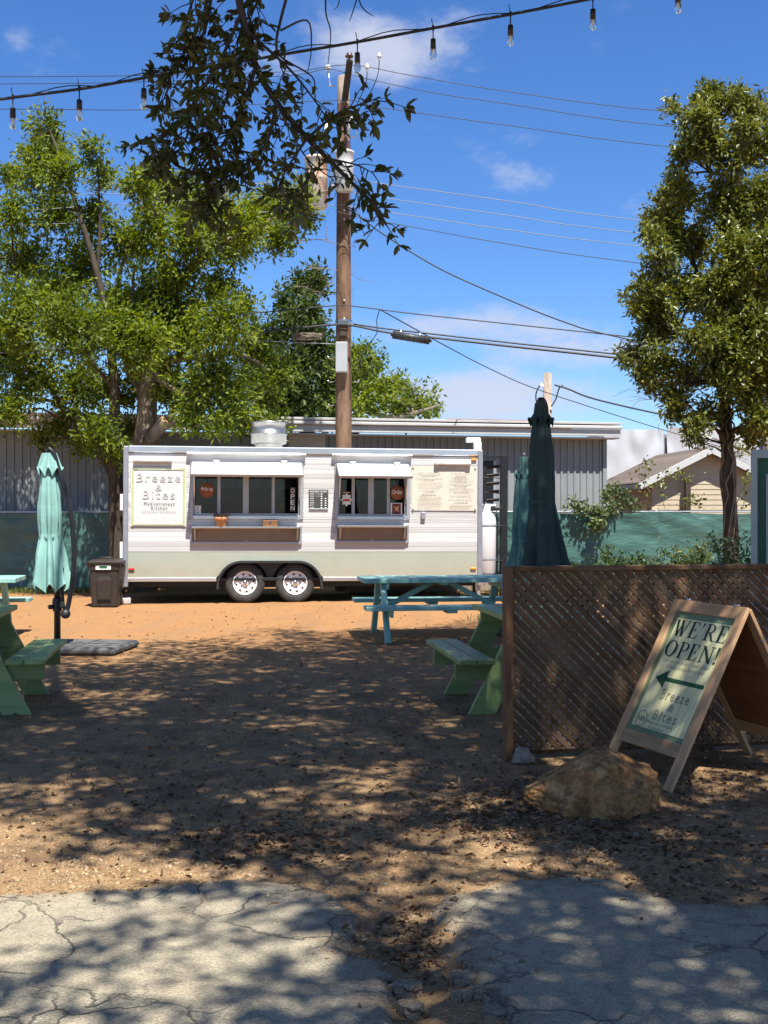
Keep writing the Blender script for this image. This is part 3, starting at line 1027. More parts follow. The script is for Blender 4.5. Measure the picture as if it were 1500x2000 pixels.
# wheel well lining with two scallops over the tyres
sc = []
for (wx, _) in WH:
    for k in range(13):
        t = math.pi * (1 - k / 12)
        sc.append((wx + (WR + .05) * math.cos(t), max(WZ + (WR + .05) * math.sin(t), WZ + .10)))
top = [p for p in arch(-.01) if p[1] > WZ + .1]
prism('wheel_well', sc + top[::-1], -.11, -.09, M_['black_plastic'], tr, face(0, 0, 0))
box('wheel_well', ((ax0 + ax1) / 2, .55, az - .03), (ax1 - ax0, .9, .02), M_['black_plastic'], tr)
box('wheel_well', ((ax0 + ax1) / 2, .48, (az + .3) / 2), (ax1 - ax0, .02, az - .3), M_['black_plastic'], tr)


def wheel(wx):
    yc = .14
    Mx = Matrix.Translation((wx, yc, WZ)) @ Matrix.Rotation(R(90), 4, 'X')     # local z -> -y (outwards)
    ty = lathe('wheel', [(.19, -.10), (.25, -.105), (WR - .02, -.095), (WR, -.07), (WR + .002, 0), (WR, .07), (WR - .012, .092), (.30, .108), (.25, .112), (.215, .103), (.205, .08), (.205, -.09)],
               M_['rubber'], tr, n=48)
    ty.matrix_basis = Mx
    for rr in (.29, .262):
        lathe('tyre_rib', [(rr, .106), (rr + .004, .1125), (rr + .009, .1085)], M_['rubber'], ty, n=48)
    rim = lathe('rim', [(.206, .104), (.200, .112), (.190, .106), (.184, .082), (.170, .074), (.152, .088), (.112, .094), (.09, .078), (.062, .078), (.06, .092), (.045, .098), (.0001, .100)],
                M_['rim_white'], ty, n=48)
    V, Fc = [], []
    for k in range(8):
        t = 2 * math.pi * k / 8 + .2
        for (r_, dt, z_) in ((.163, -.16, .0865), (.163, .16, .0865), (.122, 0, .0965)):
            V.append((r_ * math.cos(t + dt), r_ * math.sin(t + dt), z_))
        Fc.append((3 * k, 3 * k + 1, 3 * k + 2))
    link('rim_hole_shade', mesh_py('rim_hole_shade', V, Fc), M_['black_plastic'], ty)  # flat black triangles on the rim stand in for its shaded holes
    lathe('hub_cap', [(.043, .092), (.041, .112), (.03, .120), (.0001, .121)], M_['steel'], ty, n=16)
    for k in range(5):
        t = 2 * math.pi * k / 5
        lathe('lug_nut', [(.012, .07), (.011, .098), (.0001, .10)], M_['black_metal'], ty, (.075 * math.cos(t), .075 * math.sin(t), 0), n=6)


for (wx, wz) in WH: wheel(wx)
for (wx, wz) in WH:
    tube('axle', [(wx, .2, WZ), (wx, TD - .1, WZ)], .04, M_['black_metal'], tr)
    lathe('tyre', [(.2, -.1), (WR, -.08), (WR, .08), (.2, .1)], M_['rubber'], tr, (wx, TD - .16, WZ), n=32, rot=(R(90), 0, 0))

# frame, body shell, floor and interior
for yy in (.45, TD - .45):
    box('chassis_beam', (TLN / 2, yy, Z_BOT - .06), (TLN - .1, .06, .12), M_['black_metal'], tr)
box('floor', (TLN / 2, TD / 2, Z_BOT + .03), (TLN - .02, TD - .06, .05), M_['black_metal'], tr)
box('roof', (TLN / 2, TD / 2 + .015, Z_TOP - .03), (TLN - .06, TD - .03, .04), M_['white_paint'], tr)
box('wall', (TLN / 2, TD - .02, (Z_TOP + Z_BOT) / 2), (TLN - .04, .03, Z_TOP - Z_BOT - .1), M_['white_paint'], tr)
for xx in (.025, TLN - .025):
    box('wall', (xx, TD / 2 + .02, (Z_TOP + Z_BOT) / 2), (.03, TD - .10, Z_TOP - Z_BOT - .08), M_['white_paint'], tr)
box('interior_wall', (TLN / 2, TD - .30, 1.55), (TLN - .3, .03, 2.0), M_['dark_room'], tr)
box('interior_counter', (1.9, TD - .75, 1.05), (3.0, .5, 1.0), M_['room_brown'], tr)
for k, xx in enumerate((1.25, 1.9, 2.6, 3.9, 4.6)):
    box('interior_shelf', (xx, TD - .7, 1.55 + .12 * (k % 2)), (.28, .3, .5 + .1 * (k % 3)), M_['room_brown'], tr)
ri = random.Random(9)
M_['item_pale'] = mat('kitchen_pale', (.45, .42, .38), .5)
M_['item_red'] = mat('kitchen_red', (.30, .06, .04), .5)
for k in range(26):
    xx = ri.uniform(1.05, 5.2)
    zz = ri.choice((1.33, 1.62, 1.85))
    if ri.random() < .5:
        box('kitchen_box', (xx, ri.uniform(.9, 1.5), zz + .06), (ri.uniform(.08, .22), .12, ri.uniform(.08, .22)), M_[ri.choice(('item_pale', 'room_brown', 'steel', 'item_red'))], tr)
    else:
        lathe('kitchen_jar', [(.0001, 0), (.04, 0), (.045, .12), (.03, .15), (.03, .18), (.0001, .18)], M_[ri.choice(('item_pale', 'item_red', 'steel'))], tr, (xx, ri.uniform(.9, 1.5), zz - .05), n=12)
box('kitchen_hood', (1.9, TD - .8, 2.12), (1.9, .7, .32), M_['steel'], tr)
for zz in (1.27, 1.56, 1.79):
    box('kitchen_shelf', (3.1, 1.25, zz), (4.4, .5, .025), M_['alu_grey'], tr)
# rivets along the rails
Vr, Fr = [], []
for zz in (Z_RAIL + .02, Z_SID + .028):
    xx = XL + .06
    while xx < XR:
        if not (zz < 1 and ax0 - .02 < xx < ax1 + .02):
            i = len(Vr)
            yy = -.006 if zz < 1 else -.036
            Vr += [(xx - .007, yy, zz), (xx, yy, zz - .007), (xx + .007, yy, zz), (xx, yy, zz + .007), (xx, yy - .004, zz)]
            Fr += [(i, i + 1, i + 4), (i + 1, i + 2, i + 4), (i + 2, i + 3, i + 4), (i + 3, i, i + 4)]
        xx += .15
tag(link('rivets', mesh_py('rivets', Vr, Fr), M_['alu_grey'], tr), kind='stuff')
# corner posts and roof rail
for xx, nm in ((.04, 'corner_post'), (TLN - .04, 'corner_post')):
    box(nm, (xx, .0, (Z_TOP + Z_BOT - .10) / 2), (.085, .06, Z_TOP - Z_BOT + .08), M_['alu_grey'], tr, bev=.012)
box('roof_rail', (TLN / 2, -.008, (Z_TOP + Z_SID) / 2 + .004), (TLN - .16, .05, Z_TOP - Z_SID - .01), M_['alu'], tr, bev=.014)
box('corner_post', (TLN - .05, .05, .2), (.06, .06, .42), M_['alu_grey'], tr)
for (a, b, z) in ((tl(365, 888)[0], tl(597, 888)[0], tl(480, 887)[1]), (tl(648, 888)[0], tl(804, 888)[0], tl(725, 889.5)[1])):
    box('drip_rail', ((a + b) / 2, -.045, z), (b - a, .085, .028), M_['alu'], tr, rot=(R(8), 0, 0))


def hatch(W, S, panes, flap_drop=.22, reach=.5):
    x0, x1, z0, z1 = W
    # jambs and sill of the opening, set back from the face
    jw = .055
    for xx in (x0 + jw / 2, x1 - jw / 2):
        box('hatch_jamb', (xx, .035, (z0 + z1) / 2), (jw, .13, z1 - z0), M_['frame_grey'], tr)
    box('hatch_sill', ((x0 + x1) / 2, .035, z0 + .03), (x1 - x0 - 2 * jw, .13, .06), M_['alu'], tr)
    box('hatch_head', ((x0 + x1) / 2, .045, z1 - .02), (x1 - x0 - 2 * jw, .13, .04), M_['frame_grey'], tr)
    win = None
    gz0, gz1 = z0 + .06, z1 - .04
    edges = [x0 + jw] + panes + [x1 - jw]
    wf = box('serving_window', ((x0 + x1) / 2, .085, gz0 + .02), (x1 - x0 - 2 * jw, .05, .04), M_['frame_grey'], tr)
    cx, cz = (x0 + x1) / 2, gz0 + .02
    for i, e in enumerate(edges):
        wdt = .10 if i == 2 else .055
        box('mullion', (e - cx, -.006, (gz1 - gz0) / 2 - .02), (wdt, .055, gz1 - gz0), M_['frame_grey'], wf)
    for a, b in zip(edges[:-1], edges[1:]):
        box('pane', ((a + b) / 2 - cx, .01, (gz1 - gz0) / 2), (b - a - .05, .008, gz1 - gz0 - .04), M_['glass'], wf, bev=0)
    # interior uprights seen through the panes
    for a, b in zip(edges[:-1], edges[1:]):
        tube('interior_rod', [(a + (b - a) * .62 - cx, .5, -.1), (a + (b - a) * .62 - cx, .5, .9)], .012, M_['alu_grey'], wf, n=6)
    # the raised flap
    fx0, fx1 = x0 + .035, x1 - .035
    L = math.hypot(reach, flap_drop)
    ang = math.atan2(flap_drop, reach)
    fl = box('hatch_flap', ((fx0 + fx1) / 2, -reach / 2 - .01, z1 - flap_drop / 2 + .005), (fx1 - fx0, L, .035), M_['white_paint'], tr, rot=(ang, 0, 0), bev=.006)
    box('flap_edge', (0, -L / 2 - .004, -.004), (fx1 - fx0 + .01, .012, .05), M_['alu_grey'], fl)
    for s in (-1, 1):
        box('flap_edge', (s * ((fx1 - fx0) / 2 + .004), 0, -.002), (.014, L, .048), M_['alu_grey'], fl)
    lathe('lock_ring', [(.05, .0185), (.055, .0195), (.06, .0185)], M_['frame_grey'], fl, (0, -L / 2 + .07, 0), n=20)
    box('lock_plate', (0, -L / 2 + .035, .02), (.08, .04, .006), M_['frame_grey'], fl)
    for s in (.22, .84):
        h = box('hinge_clip', (fx0 + s * (fx1 - fx0), -.045, z1 + .035), (.11, .07, .03), M_['white_paint'], tr, bev=.008)
        box('clip_tongue', (0, -.02, -.04), (.06, .05, .08), M_['white_paint'], h, rot=(R(20), 0, 0), bev=.006)
    for xx in (x0 + .075, x1 - .075):
        tube('gas_strut', [(xx, -.01, z0 + .25), (xx, -reach * .55, z1 - flap_drop * .55 - .03)], .011, M_['alu'], tr, n=8)
    # shelf below
    a, b, c, d = S
    sh = box('serving_shelf', ((a + b) / 2, -.095, d - .035), (b - a - .05, .19, .03), M_['steel'], tr, bev=.006)
    bk = box('shelf_back', ((a + b) / 2, -.012, (c + d) / 2 - .015), (b - a - .06, .02, d - c - .06), M_['steel_ground_tint'], tr)
    for xx in (a + .015, b - .015):
        box('shelf_frame', (xx, -.02, (c + d) / 2), (.035, .045, d - c), M_['alu_grey'], tr)
    box('shelf_frame', ((a + b) / 2, -.022, c + .022), (b - a - .06, .05, .044), M_['frame_grey'], tr)
    box('shelf_lock', ((a + b) / 2, -.03, c + .06), (.05, .02, .03), M_['alu_grey'], tr)
    for s, xx in ((1, a + .075), (-1, b - .075)):
        prism('shelf_bracket', [(0, 0), (0, -.20), (.03, -.20), (.15, -.02), (.15, 0)], -.012, .012, M_['frame_grey'], tr,
              Matrix.Translation((xx, -.02, d - .05)) @ Matrix.Rotation(R(-90), 4, 'Z') @ Matrix.Rotation(R(90), 4, 'X'))


hatch(W1, S1, [tl(427.5, 1000, .08)[0], tl(480, 1000, .08)[0], tl(533.5, 1000, .08)[0]])
hatch(W2, S2, [tl(689.5, 1000, .08)[0], tl(724, 1000, .08)[0], tl(758, 1000, .08)[0]])

# lights, markers, outlet, tail lamp
for (pa, pb, pz) in ((261, 336, 899), (848, 918, 905)):
    a, z = tl(pa, pz); b, _ = tl(pb, pz)
    lt = tube('tube_light', [(a + .08, -.052, z), (b - .08, -.052, z)], .034, M_['white_print'], tr, n=14)
    for s in (a + .04, b - .04):
        tube('end_cap', [(s - .04, -.052, z), (s + .04, -.052, z)], .042, M_['white_paint'], lt, n=14)
    box('mount', ((a + b) / 2, -.03, z - .0), (b - a - .3, .035, .05), M_['frame_grey'], lt)
for (px, py, mm) in ((925, 897.6, 'amber'), (924, 1110, 'amber'), (257, 1111.5, 'red')):
    x, z = tl(px, py)
    box('marker_light', (x, -.02, z), (.10, .03, .036), M_[mm], tr, bev=.01)
x, z = tl(826, 1007)
box('power_outlet', (x, -.025, z), (.075, .05, .12), M_['alu_grey'], tr, bev=.008)
box('tail_light', (-.07, .10, tl(234, 1138)[1]), (.10, .08, .10), M_['red'], tr, bev=.015)
for zz in (.9, 1.7):
    box('door_hinge', (-.03, .05, zz), (.06, .05, .28), M_['white_paint'], tr, bev=.01)
box('door', (-.012, TD / 2 + .05, 1.4), (.03, 1.1, 1.9), M_['white_paint'], tr)

# exhaust fan and elbow on the roof
ex = tl(525, 870, .9)
e = lathe('exhaust_fan', [(.24, 0), (.24, .10), (.30, .12), (.315, .13), (.315, .27), (.33, .275), (.33, .30), (.305, .305), (.30, .47), (.315, .475), (.315, .50), (.29, .505), (.27, .44), (.0001, .43)],
          M_['fan_steel'], tr, (ex[0], .9, Z_TOP - .01), n=36)
el = tl(925, 880, .5)
box('vent_pipe', (el[0] + .08, .55, Z_TOP + .07), (.13, .13, .20), M_['white_paint'], tr, bev=.012)
box('vent_pipe', (el[0] + .005, .55, Z_TOP + .20), (.26, .13, .09), M_['white_paint'], tr, rot=(0, R(0), 0), bev=.02)

# tongue at the right end
for s in (.5, TD - .5):
    beam('tow_bar', (TLN - .1, s, .42), (TLN + 1.3, TD / 2, .40), .07, .10, M_['black_metal'], tr)
tube('tongue_jack', [(TLN + .9, TD / 2, .02), (TLN + .9, TD / 2, .9)], .035, M_['alu_grey'], tr)
box('tongue_deck', (TLN + .35, .55, .42), (.66, .9, .03), M_['black_metal'], tr)

# ---- things hung on or standing by the trailer: top-level objects of their own


def on_trailer(x, y, z, rx=0.0):
    return TM @ Matrix.Translation((x, y, z)) @ Euler((rx, 0, 0)).to_matrix().to_4x4()


def place(o, M):
    o.location = M.translation
    o.rotation_euler = M.to_euler()
    return o


def cloth_panel(name, w, h, m, parent, amp=.008, seed=0, y=-.006, n=24):
    V, Fc = [], []
    for j in range(n + 1):
        for i in range(n + 1):
            u, v_ = i / n - .5, j / n - .5
            edge = min(1, 6 * (.5 - abs(u))) * min(1, 6 * (.5 - abs(v_)))
            V.append((u * w, y - amp * (.5 + .5 * noise.noise((u * 5 + seed, v_ * 3 + u * 2, seed))) * edge, v_ * h))
    for j in range(n):
        for i in range(n):
            a = j * (n + 1) + i
            Fc.append((a, a + 1, a + n + 2, a + n + 1))
    return link(name, mesh_py(name, V, Fc, True), m, parent)


def outlined(parent, s, c, w, h, M, edge_m, fill_m, lift=.001, name='lettering', e=.006):
    a = text(name, s, c, w, h, edge_m, parent, M, offset=e, lift=lift, spacing=1.25)
    text('letter_fill', s, c, w * .965, h * .91, fill_m, a, Matrix.Identity(4), offset=-.024, lift=lift + .0012, spacing=1.25)


# name banner
a, z0 = tl(255, 1028); b, z1 = tl(364, 912.7)
bw_, bh_ = b - a, z1 - z0
bn = place(thing('name_banner', 'white cloth banner with a thin olive border and the outlined name of the kitchen', 'banner'), on_trailer((a + b) / 2, -.012, (z0 + z1) / 2))
cloth_panel('cloth', bw_, bh_, M_['banner'], bn, .010, 3)
for s in (-1, 1):
    box('border_line', (s * (bw_ / 2 - .035), -.018, 0), (.028, .002, bh_ - .03), M_['olive'], bn, bev=0)
    box('border_line', (0, -.018, s * (bh_ / 2 - .035)), (bw_ - .10, .002, .016), M_['olive'], bn, bev=0)
FM = Matrix.Translation((0, -.0195, 0)) @ FACE
k_ = bh_ / 1320.0                                    # crop rows of the banner
for s, cx_, cy_, w_, h_, mm in (('Breeze', 735, 500, 960, 190, 'grey_print'), ('&', 745, 720, 140, 140, 'grey_print'), ('Bites', 745, 880, 700, 190, 'grey_print')):
    outlined(bn, s, ((cx_ - 735) * k_, (925 - cy_) * k_), w_ * k_, h_ * k_, FM, M_[mm], M_['banner'])
for s, cx_, cy_, w_, h_ in (('Mediterranean', 755, 1080, 670, 78), ('Kitchen', 755, 1175, 350, 74)):
    text('lettering', s, ((cx_ - 735) * k_, (925 - cy_) * k_), w_ * k_, h_ * k_, M_['dark_print'], bn, FM, spacing=1.3)
text('lettering', '\u201cTaste the Flavor, Feel the Breeze\u201d', (0, (925 - 1260) * k_), 800 * k_, 48 * k_, M_['brown_print'], bn, FM, spacing=1.1)

# menu poster
a, z0 = tl(803, 997); b, z1 = tl(931, 911)
mw, mh = b - a, z1 - z0
mp_ = place(thing('menu_poster', 'cream printed menu sheet pinned beside the right hand hatch', 'poster'), on_trailer((a + b) / 2, -.010, (z0 + z1) / 2))
cloth_panel('sheet', mw, mh, M_['cream'], mp_, .008, 8)
text('lettering', 'Breeze & Bites', (.02, mh * .435), mw * .34, mh * .06, M_['grey_print'], mp_, FM, spacing=1.1)
for sx in (-1, 1):
    for sz in (-1, 1):
        lathe('pin', [(.014, 0), (.012, .012), (.0001, .014)], M_['frame_grey'], mp_, (sx * (mw / 2 - .03), -.012, sz * (mh / 2 - .03)), n=8, rot=(R(90), 0, 0))
# the menu's rows of print, too small to read in the photograph
Vm, Fm = [], []
rr = random.Random(5)
for col_x in (-.235, .245):
    zr = mh * .34
    while zr > -mh * .44:
        head = rr.random() < .33
        wl_ = mw * (.20 if head else .36) * rr.uniform(.75, 1.05)
        xx = col_x * mw - wl_ / 2
        hh = .010 if head else .0065
        while xx < col_x * mw + wl_ / 2:
            ww = rr.uniform(.018, .06)
            i = len(Vm)
            Vm += [(xx, zr, .001), (xx + ww, zr, .001), (xx + ww, zr + hh, .001), (xx, zr + hh, .001)]
            Fm.append((i, i + 1, i + 2, i + 3))
            xx += ww + .012
        zr -= .022 if not head else .025
        if rr.random() < .22: zr -= .028
o = link('menu_print', mesh_py('menu_print', Vm, Fm), M_['brown_print'], mp_, FM)
tag(o, kind='stuff')

# opening hours board
a, z0 = tl(603, 995.5); b, z1 = tl(641, 956.5)
hb = place(thing('hours_board', 'small black letter board of business hours between the two hatches', 'letter board'), on_trailer((a + b) / 2, -.012, (z0 + z1) / 2))
hw_, hh_ = b - a, z1 - z0
box('panel', (0, 0, 0), (hw_, .014, hh_), M_['dark_print'], hb, bev=.003)
box('frame', (0, -.004, -hh_ / 2 + .012), (hw_, .02, .016), M_['alu'], hb, bev=.003)
FH_ = Matrix.Translation((0, -.0075, 0)) @ FACE
text('lettering', 'BUSINESS HOURS', (0, hh_ * .41), hw_ * .88, hh_ * .085, M_['white_print'], hb, FH_)
for k, (d, t) in enumerate((('MON', 'CLOSED'), ('TUE', 'CLOSED'), ('WED', ''), ('THU', ''), ('FRI', ''), ('SAT', ''), ('SUN', ''))):
    zz = hh_ * (.285 - .112 * k)
    text('lettering', d, (-hw_ * .34, zz), hw_ * .2, hh_ * .06, M_['white_print'], hb, FH_)
    if t: text('lettering', t, (-hw_ * .05, zz), hw_ * .25, hh_ * .055, M_['grey_print'], hb, FH_)
    for q in ((.15, .07), (.36, .06)) if k > 1 else ((.15, .07),):
        prism('dash', [(-.012, -.007), (.014, -.009), (.012, .008), (-.014, .007)], .0, .002, M_['white_print'], hb, FH_ @ Matrix.Translation((hw_ * q[0], zz, 0)))

# round signs in the windows
for (px, py, rr_, s, lab, w_) in ((404.5, 957.5, .128, 'Pick up', 'round brown wooden sign hanging in the left hatch for pick up', .19),
                                 (776, 962.5, .122, 'Order', 'round brown wooden sign hanging in the right hatch for orders', .18)):
    x, z = tl(px, py, .03)
    rs = place(thing('round_sign', lab, 'sign', group='round wooden signs in the hatches'), on_trailer(x, .03, z))
    lathe('disc', [(.0001, -.006), (rr_ - .004, -.006), (rr_, -.003), (rr_, .006), (.0001, .006)], M_['sign_brown'], rs, n=36, rot=(R(90), 0, 0))
    text('lettering', s, (0, .015), w_, .075, M_['white_print'], rs, Matrix.Translation((0, -.0065, 0)) @ FACE)
    tube('string', [(0, 0, rr_ - .01), (0.005, .0, rr_ + .16)], .004, M_['wire'], rs, n=5)
# vertical OPEN lettering sign
x, z = tl(571.5, 975.5, .06)
og = place(thing('open_sign', 'white vertical lettering reading open on the last pane of the left hatch', 'sign'), on_trailer(x, .045, z))
hgt_ = .39
box('backing', (0, .006, 0), (.085, .004, hgt_ + .03), M_['dark_print'], og, bev=0)
for k, ch in enumerate('OPEN'):
    text('lettering', ch, (0, hgt_ * (.38 - .253 * k)), .066, .078, M_['white_print'], og, FACE)
# badge and small poster in the right hatch
x, z = tl(677, 976, .03)
bd = place(thing('window_badge', 'scalloped pinkish white badge with a red band in the right hatch', 'badge'), on_trailer(x, .045, z))
prism('plate', [((.085 + .014 * math.cos(8 * t)) * math.cos(t), (.10 + .014 * math.cos(8 * t)) * math.sin(t)) for t in [2 * math.pi * k / 48 for k in range(48)]], -.003, .003, M_['sticker'], bd, FACE)
box('band', (0, -.006, -.01), (.12, .004, .035), M_['red'], bd, bev=.002)
box('hook', (0, -.002, .125), (.13, .006, .016), M_['terracotta_pale'], bd, bev=.002)
x, z = tl(774.5, 994, .03)
ps = place(thing('small_poster', 'small dark red framed picture under the order sign', 'poster'), on_trailer(x, .05, z))
box('frame', (0, 0, 0), (.20, .012, .21), M_['white_print'], ps, bev=.003)
box('picture', (0, -.008, 0), (.15, .006, .18), mat('poster_red', (.16, .03, .018), .5, 0, .4, 30), ps, bev=0)
prism('motif', [(-.04, -.05), (.0, -.02), (.05, -.06), (.03, .0), (.05, .06), (0, .03), (-.05, .05), (-.02, 0)], .0, .001, M_['terracotta_pale'], ps, Matrix.Translation((0, -.0125, 0)) @ FACE)
# papers on the pane
x, z = tl(386.5, 995.5, .03)
pp = place(thing('paper_notice', 'two small white notices at the bottom corner of the left hatch', 'notice'), on_trailer(x, .06, z))
for k in (0, 1):
    q = box('sheet', (0, 0, .035 - .075 * k), (.10, .004, .068), M_['white_print'], pp, bev=0)
    lathe('dot', [(.0001, 0), (.018, 0), (.018, .002), (.0001, .002)], M_['grey_print'], q, (0, -.0022, 0), n=12, rot=(R(90), 0, 0))

# planter and wooden box on the left shelf
zs = S1[3] - .02
x, _ = tl(431.5, 1015, -.15)
pl = place(thing('potted_plant', 'terracotta pot of grey purple succulents on the left serving shelf', 'potted plant'), on_trailer(x, -.125, zs))
lathe('pot', [(.0001, .0), (.070, 0), (.083, .075), (.085, .09), (.105, .092), (.116, .155), (.110, .160), (.10, .15), (.0001, .14)], M_['terracotta'], pl, n=28)
Vp, Fp = [], []
rr = random.Random(2)
for k in range(90):
    t = rr.uniform(0, 6.28); q = rr.uniform(0, .11)
    p = Vector((q * math.cos(t), q * math.sin(t), .14 + rr.uniform(0, .03)))
    d = Vector((math.cos(t) * rr.uniform(.2, 1), math.sin(t) * rr.uniform(.2, 1), rr.uniform(.4, 1.2))).normalized() * rr.uniform(.05, .09)
    s = d.cross(Vector((rr.uniform(-1, 1), rr.uniform(-1, 1), .3))).normalized() * .016
    i = len(Vp)
    Vp += [p, p + d * .55 + s, p + d, p + d * .55 - s]
    Fp.append((i, i + 1, i + 2, i + 3))
tag(link('foliage', mesh_py('foliage', Vp, Fp), leaf_mat('succulent', ((.06, .07, .06), (.13, .12, .12), (.22, .20, .19)), .1), pl), kind='stuff')
x, _ = tl(527.5, 1020, -.12)
wbx = place(thing('wooden_box', 'small brown wooden box on the left serving shelf', 'box'), on_trailer(x, -.10, zs + .0))
box('body', (0, 0, .055), (.25, .15, .108), M_['post_wood'], wbx, bev=.006)
box('latch', (0, -.078, .075), (.03, .012, .04), M_['dark_print'], wbx, bev=.003)

# gas cylinder and steel rack on the tongue
gx_ = tl(949, 1050, .55)
gc = place(thing('gas_cylinder', 'tall white gas cylinder strapped at the end of the trailer', 'gas cylinder'), on_trailer(TLN + .13, .32, .44))
lathe('tank', [(.16, 0), (.17, .04), (.185, .06), (.187, .95), (.175, 1.03), (.13, 1.10), (.075, 1.13), (.072, 1.22), (.0001, 1.22)], M_['gas_white'], gc, n=32)
lathe('collar', [(.085, 1.13), (.09, 1.27), (.08, 1.27), (.078, 1.14)], M_['gas_white'], gc, n=24)
lathe('valve', [(.025, 1.2), (.03, 1.25), (.045, 1.27), (.045, 1.30), (.0001, 1.30)], M_['black_metal'], gc, n=12)
for zz in (.28, .87):
    lathe('strap', [(.190, zz), (.196, zz + .02), (.190, zz + .04)], M_['frame_grey'], gc, n=32)
tube('gas_hose', smooth_pts([(0, -.03, 1.27), (-.06, -.12, 1.26), (-.10, -.14, 1.15), (-.10, -.02, .95)]), .01, M_['black_plastic'], gc, n=6)
rk = place(thing('steel_rack', 'black steel frame with slanted louvres standing behind the gas cylinder', 'rack'), on_trailer(TLN + .10, .62, .0))
zt = tl(975, 890, .62)[1]
box('post', (.42, -.03, zt / 2 + .02), (.13, .09, zt - .02), M_['black_metal'], rk, bev=.006)
box('post', (-.06, .22, zt / 2), (.05, .05, zt), M_['black_metal'], rk)
box('post', (.27, -.19, .75), (.035, .035, 1.5), M_['black_metal'], rk)
box('top_bar', (.14, -.03, zt - .02), (.44, .06, .06), M_['black_metal'], rk)
for k in range(5):
    box('louvre', (.235, .05, zt - .20 - .15 * k), (.24, .03, .055), M_['black_metal'], rk, rot=(R(20), R(-6), 0))
box('cross_bar', (.16, -.06, 1.62), (.42, .05, .05), M_['black_metal'], rk)
for k in range(5):
    tube('bar', [(.02 + .07 * k, .02, .45), (.02 + .07 * k, .02, 1.6)], .011, M_['black_metal'], rk, n=6)
for zz in (.70, 1.32):
    box('cross_bar', (.12, -.21, zz), (.48, .02, .02), M_['black_metal'], rk)
    box('cross_bar', (.37, -.11, zz), (.02, .2, .02), M_['black_metal'], rk)
for zz in (1.93, 2.2):
    tube('cable', [(-.1, -.1, zz), (.36, -.08, zz - .03)], .008, M_['black_metal'], rk, n=5)
# concrete block under the corner
cb = gnd(241, 1180)
o = box('concrete_block', (cb.x, cb.y + .12, .05), (.19, .22, .10), M_['concrete'], None, rot=(0, 0, R(12)), bev=.012)
tag(o, 'small pale concrete block on the ground by the trash can', 'block')
o = box('railway_sleeper', (.9, 21.6, .10), (3.2, .22, .20), M_['bark_grey'], None, rot=(0, 0, R(8)), bev=.02)
tag(o, 'weathered timber sleeper lying behind the trailer', 'timber')

# ---------------------------------------------------------------- picnic tables
I4 = Matrix.Identity(4)


def teal_table(name, label, loc, rz, L=2.0, group='teal picnic tables'):
    """slim legged table, length along local x"""
    t = thing(name, label, 'picnic table', loc, (0, 0, rz), group)
    m = M_['teal_paint']
    w = .138
    for k in range(5):
        y = (k - 2) * (w + .008)
        beam('table_board', (-L / 2, y, .725), (L / 2, y, .725), w, .052, m, t)
    for s in (-1, 1):
        for q in (-.072, .072):
            beam('seat_board', (-L / 2 - .02, s * .62 + q, .425), (L / 2 + .02, s * .62 + q, .420), .138, .048, m, t)
    for e in (-1, 1):
        x = e * (L / 2 - .25)
        for s in (-1, 1):
            beam('leg', (x, s * .20, .712), (x, s * .66, .0), .066, .088, m, t, up=(0, 1, .35))
        beam('cross_beam', (x - e * .04, -.72, .362), (x - e * .04, .72, .362), .038, .088, m, t)
        beam('cross_beam', (x - e * .04, -.35, .668), (x - e * .04, .35, .668), .038, .088, m, t)
        beam('brace', (x - e * .06, 0, .38), (e * .10, 0, .69), .06, .06, m, t)
    box('batten', (0, 0, .69), (.09, .62, .045), m, t)
    for s in (-1, 1):
        box('batten', (0, s * .62, .385), (.13, .26, .042), m, t)
    return t


def green_table(name, label, loc, rz, L=1.4, group='green picnic tables'):
    """plank legged table, length along local y"""
    t = thing(name, label, 'picnic table', loc, (0, 0, rz), group)
    m = M_['green_paint']
    w = .140
    for k in range(5):
        x = (k - 2) * (w + .006)
        beam('table_board', (x, -L / 2, .735), (x, L / 2, .735), w, .042, m, t)
    for s in (-1, 1):
        for q in (-.071, .071):
            beam('seat_board', (s * .64 + q, -L / 2, .430), (s * .64 + q, L / 2, .430), .138, .042, m, t, bev=.008)
    for e in (-1, 1):
        y = e * (L / 2 - .22)
        for s in (-1, 1):
            # wide plank leg with a slanted foot
            poly = [(s * .10, .712), (s * .30, .712), (s * .66, .0), (s * .45, .0)]
            if s < 0: poly = poly[::-1]
            prism('leg', poly, -.021, .021, m, t, Matrix.Translation((0, y, 0)) @ FACE)
        beam('cross_beam', (-.76, y - e * .044, .335), (.76, y - e * .044, .335), .042, .145, m, t)
        beam('cross_beam', (-.35, y - e * .044, .665), (.35, y - e * .044, .665), .042, .09, m, t)
    beam('brace', (0, -L / 2 + .25, .42), (0, -.06, .69), .07, .045, m, t)
    beam('brace', (0, L / 2 - .25, .42), (0, .06, .69), .07, .045, m, t)
    return t


a8 = R(8)
teal_table('picnic_table', 'teal picnic table in front of the trailer, partly behind the lattice fence', (.70, 14.0, 0), a8)
teal_table('picnic_table', 'teal picnic table cut off by the left edge, beyond the green table', (-5.50, 13.85, 0), a8)
green_table('picnic_table', 'green plank picnic table standing beside the lattice fence', (1.24, 9.32, 0), R(8.3))
green_table('picnic_table', 'green plank picnic table in front of the light teal umbrella', (-3.47, 9.14, 0), R(8.5))


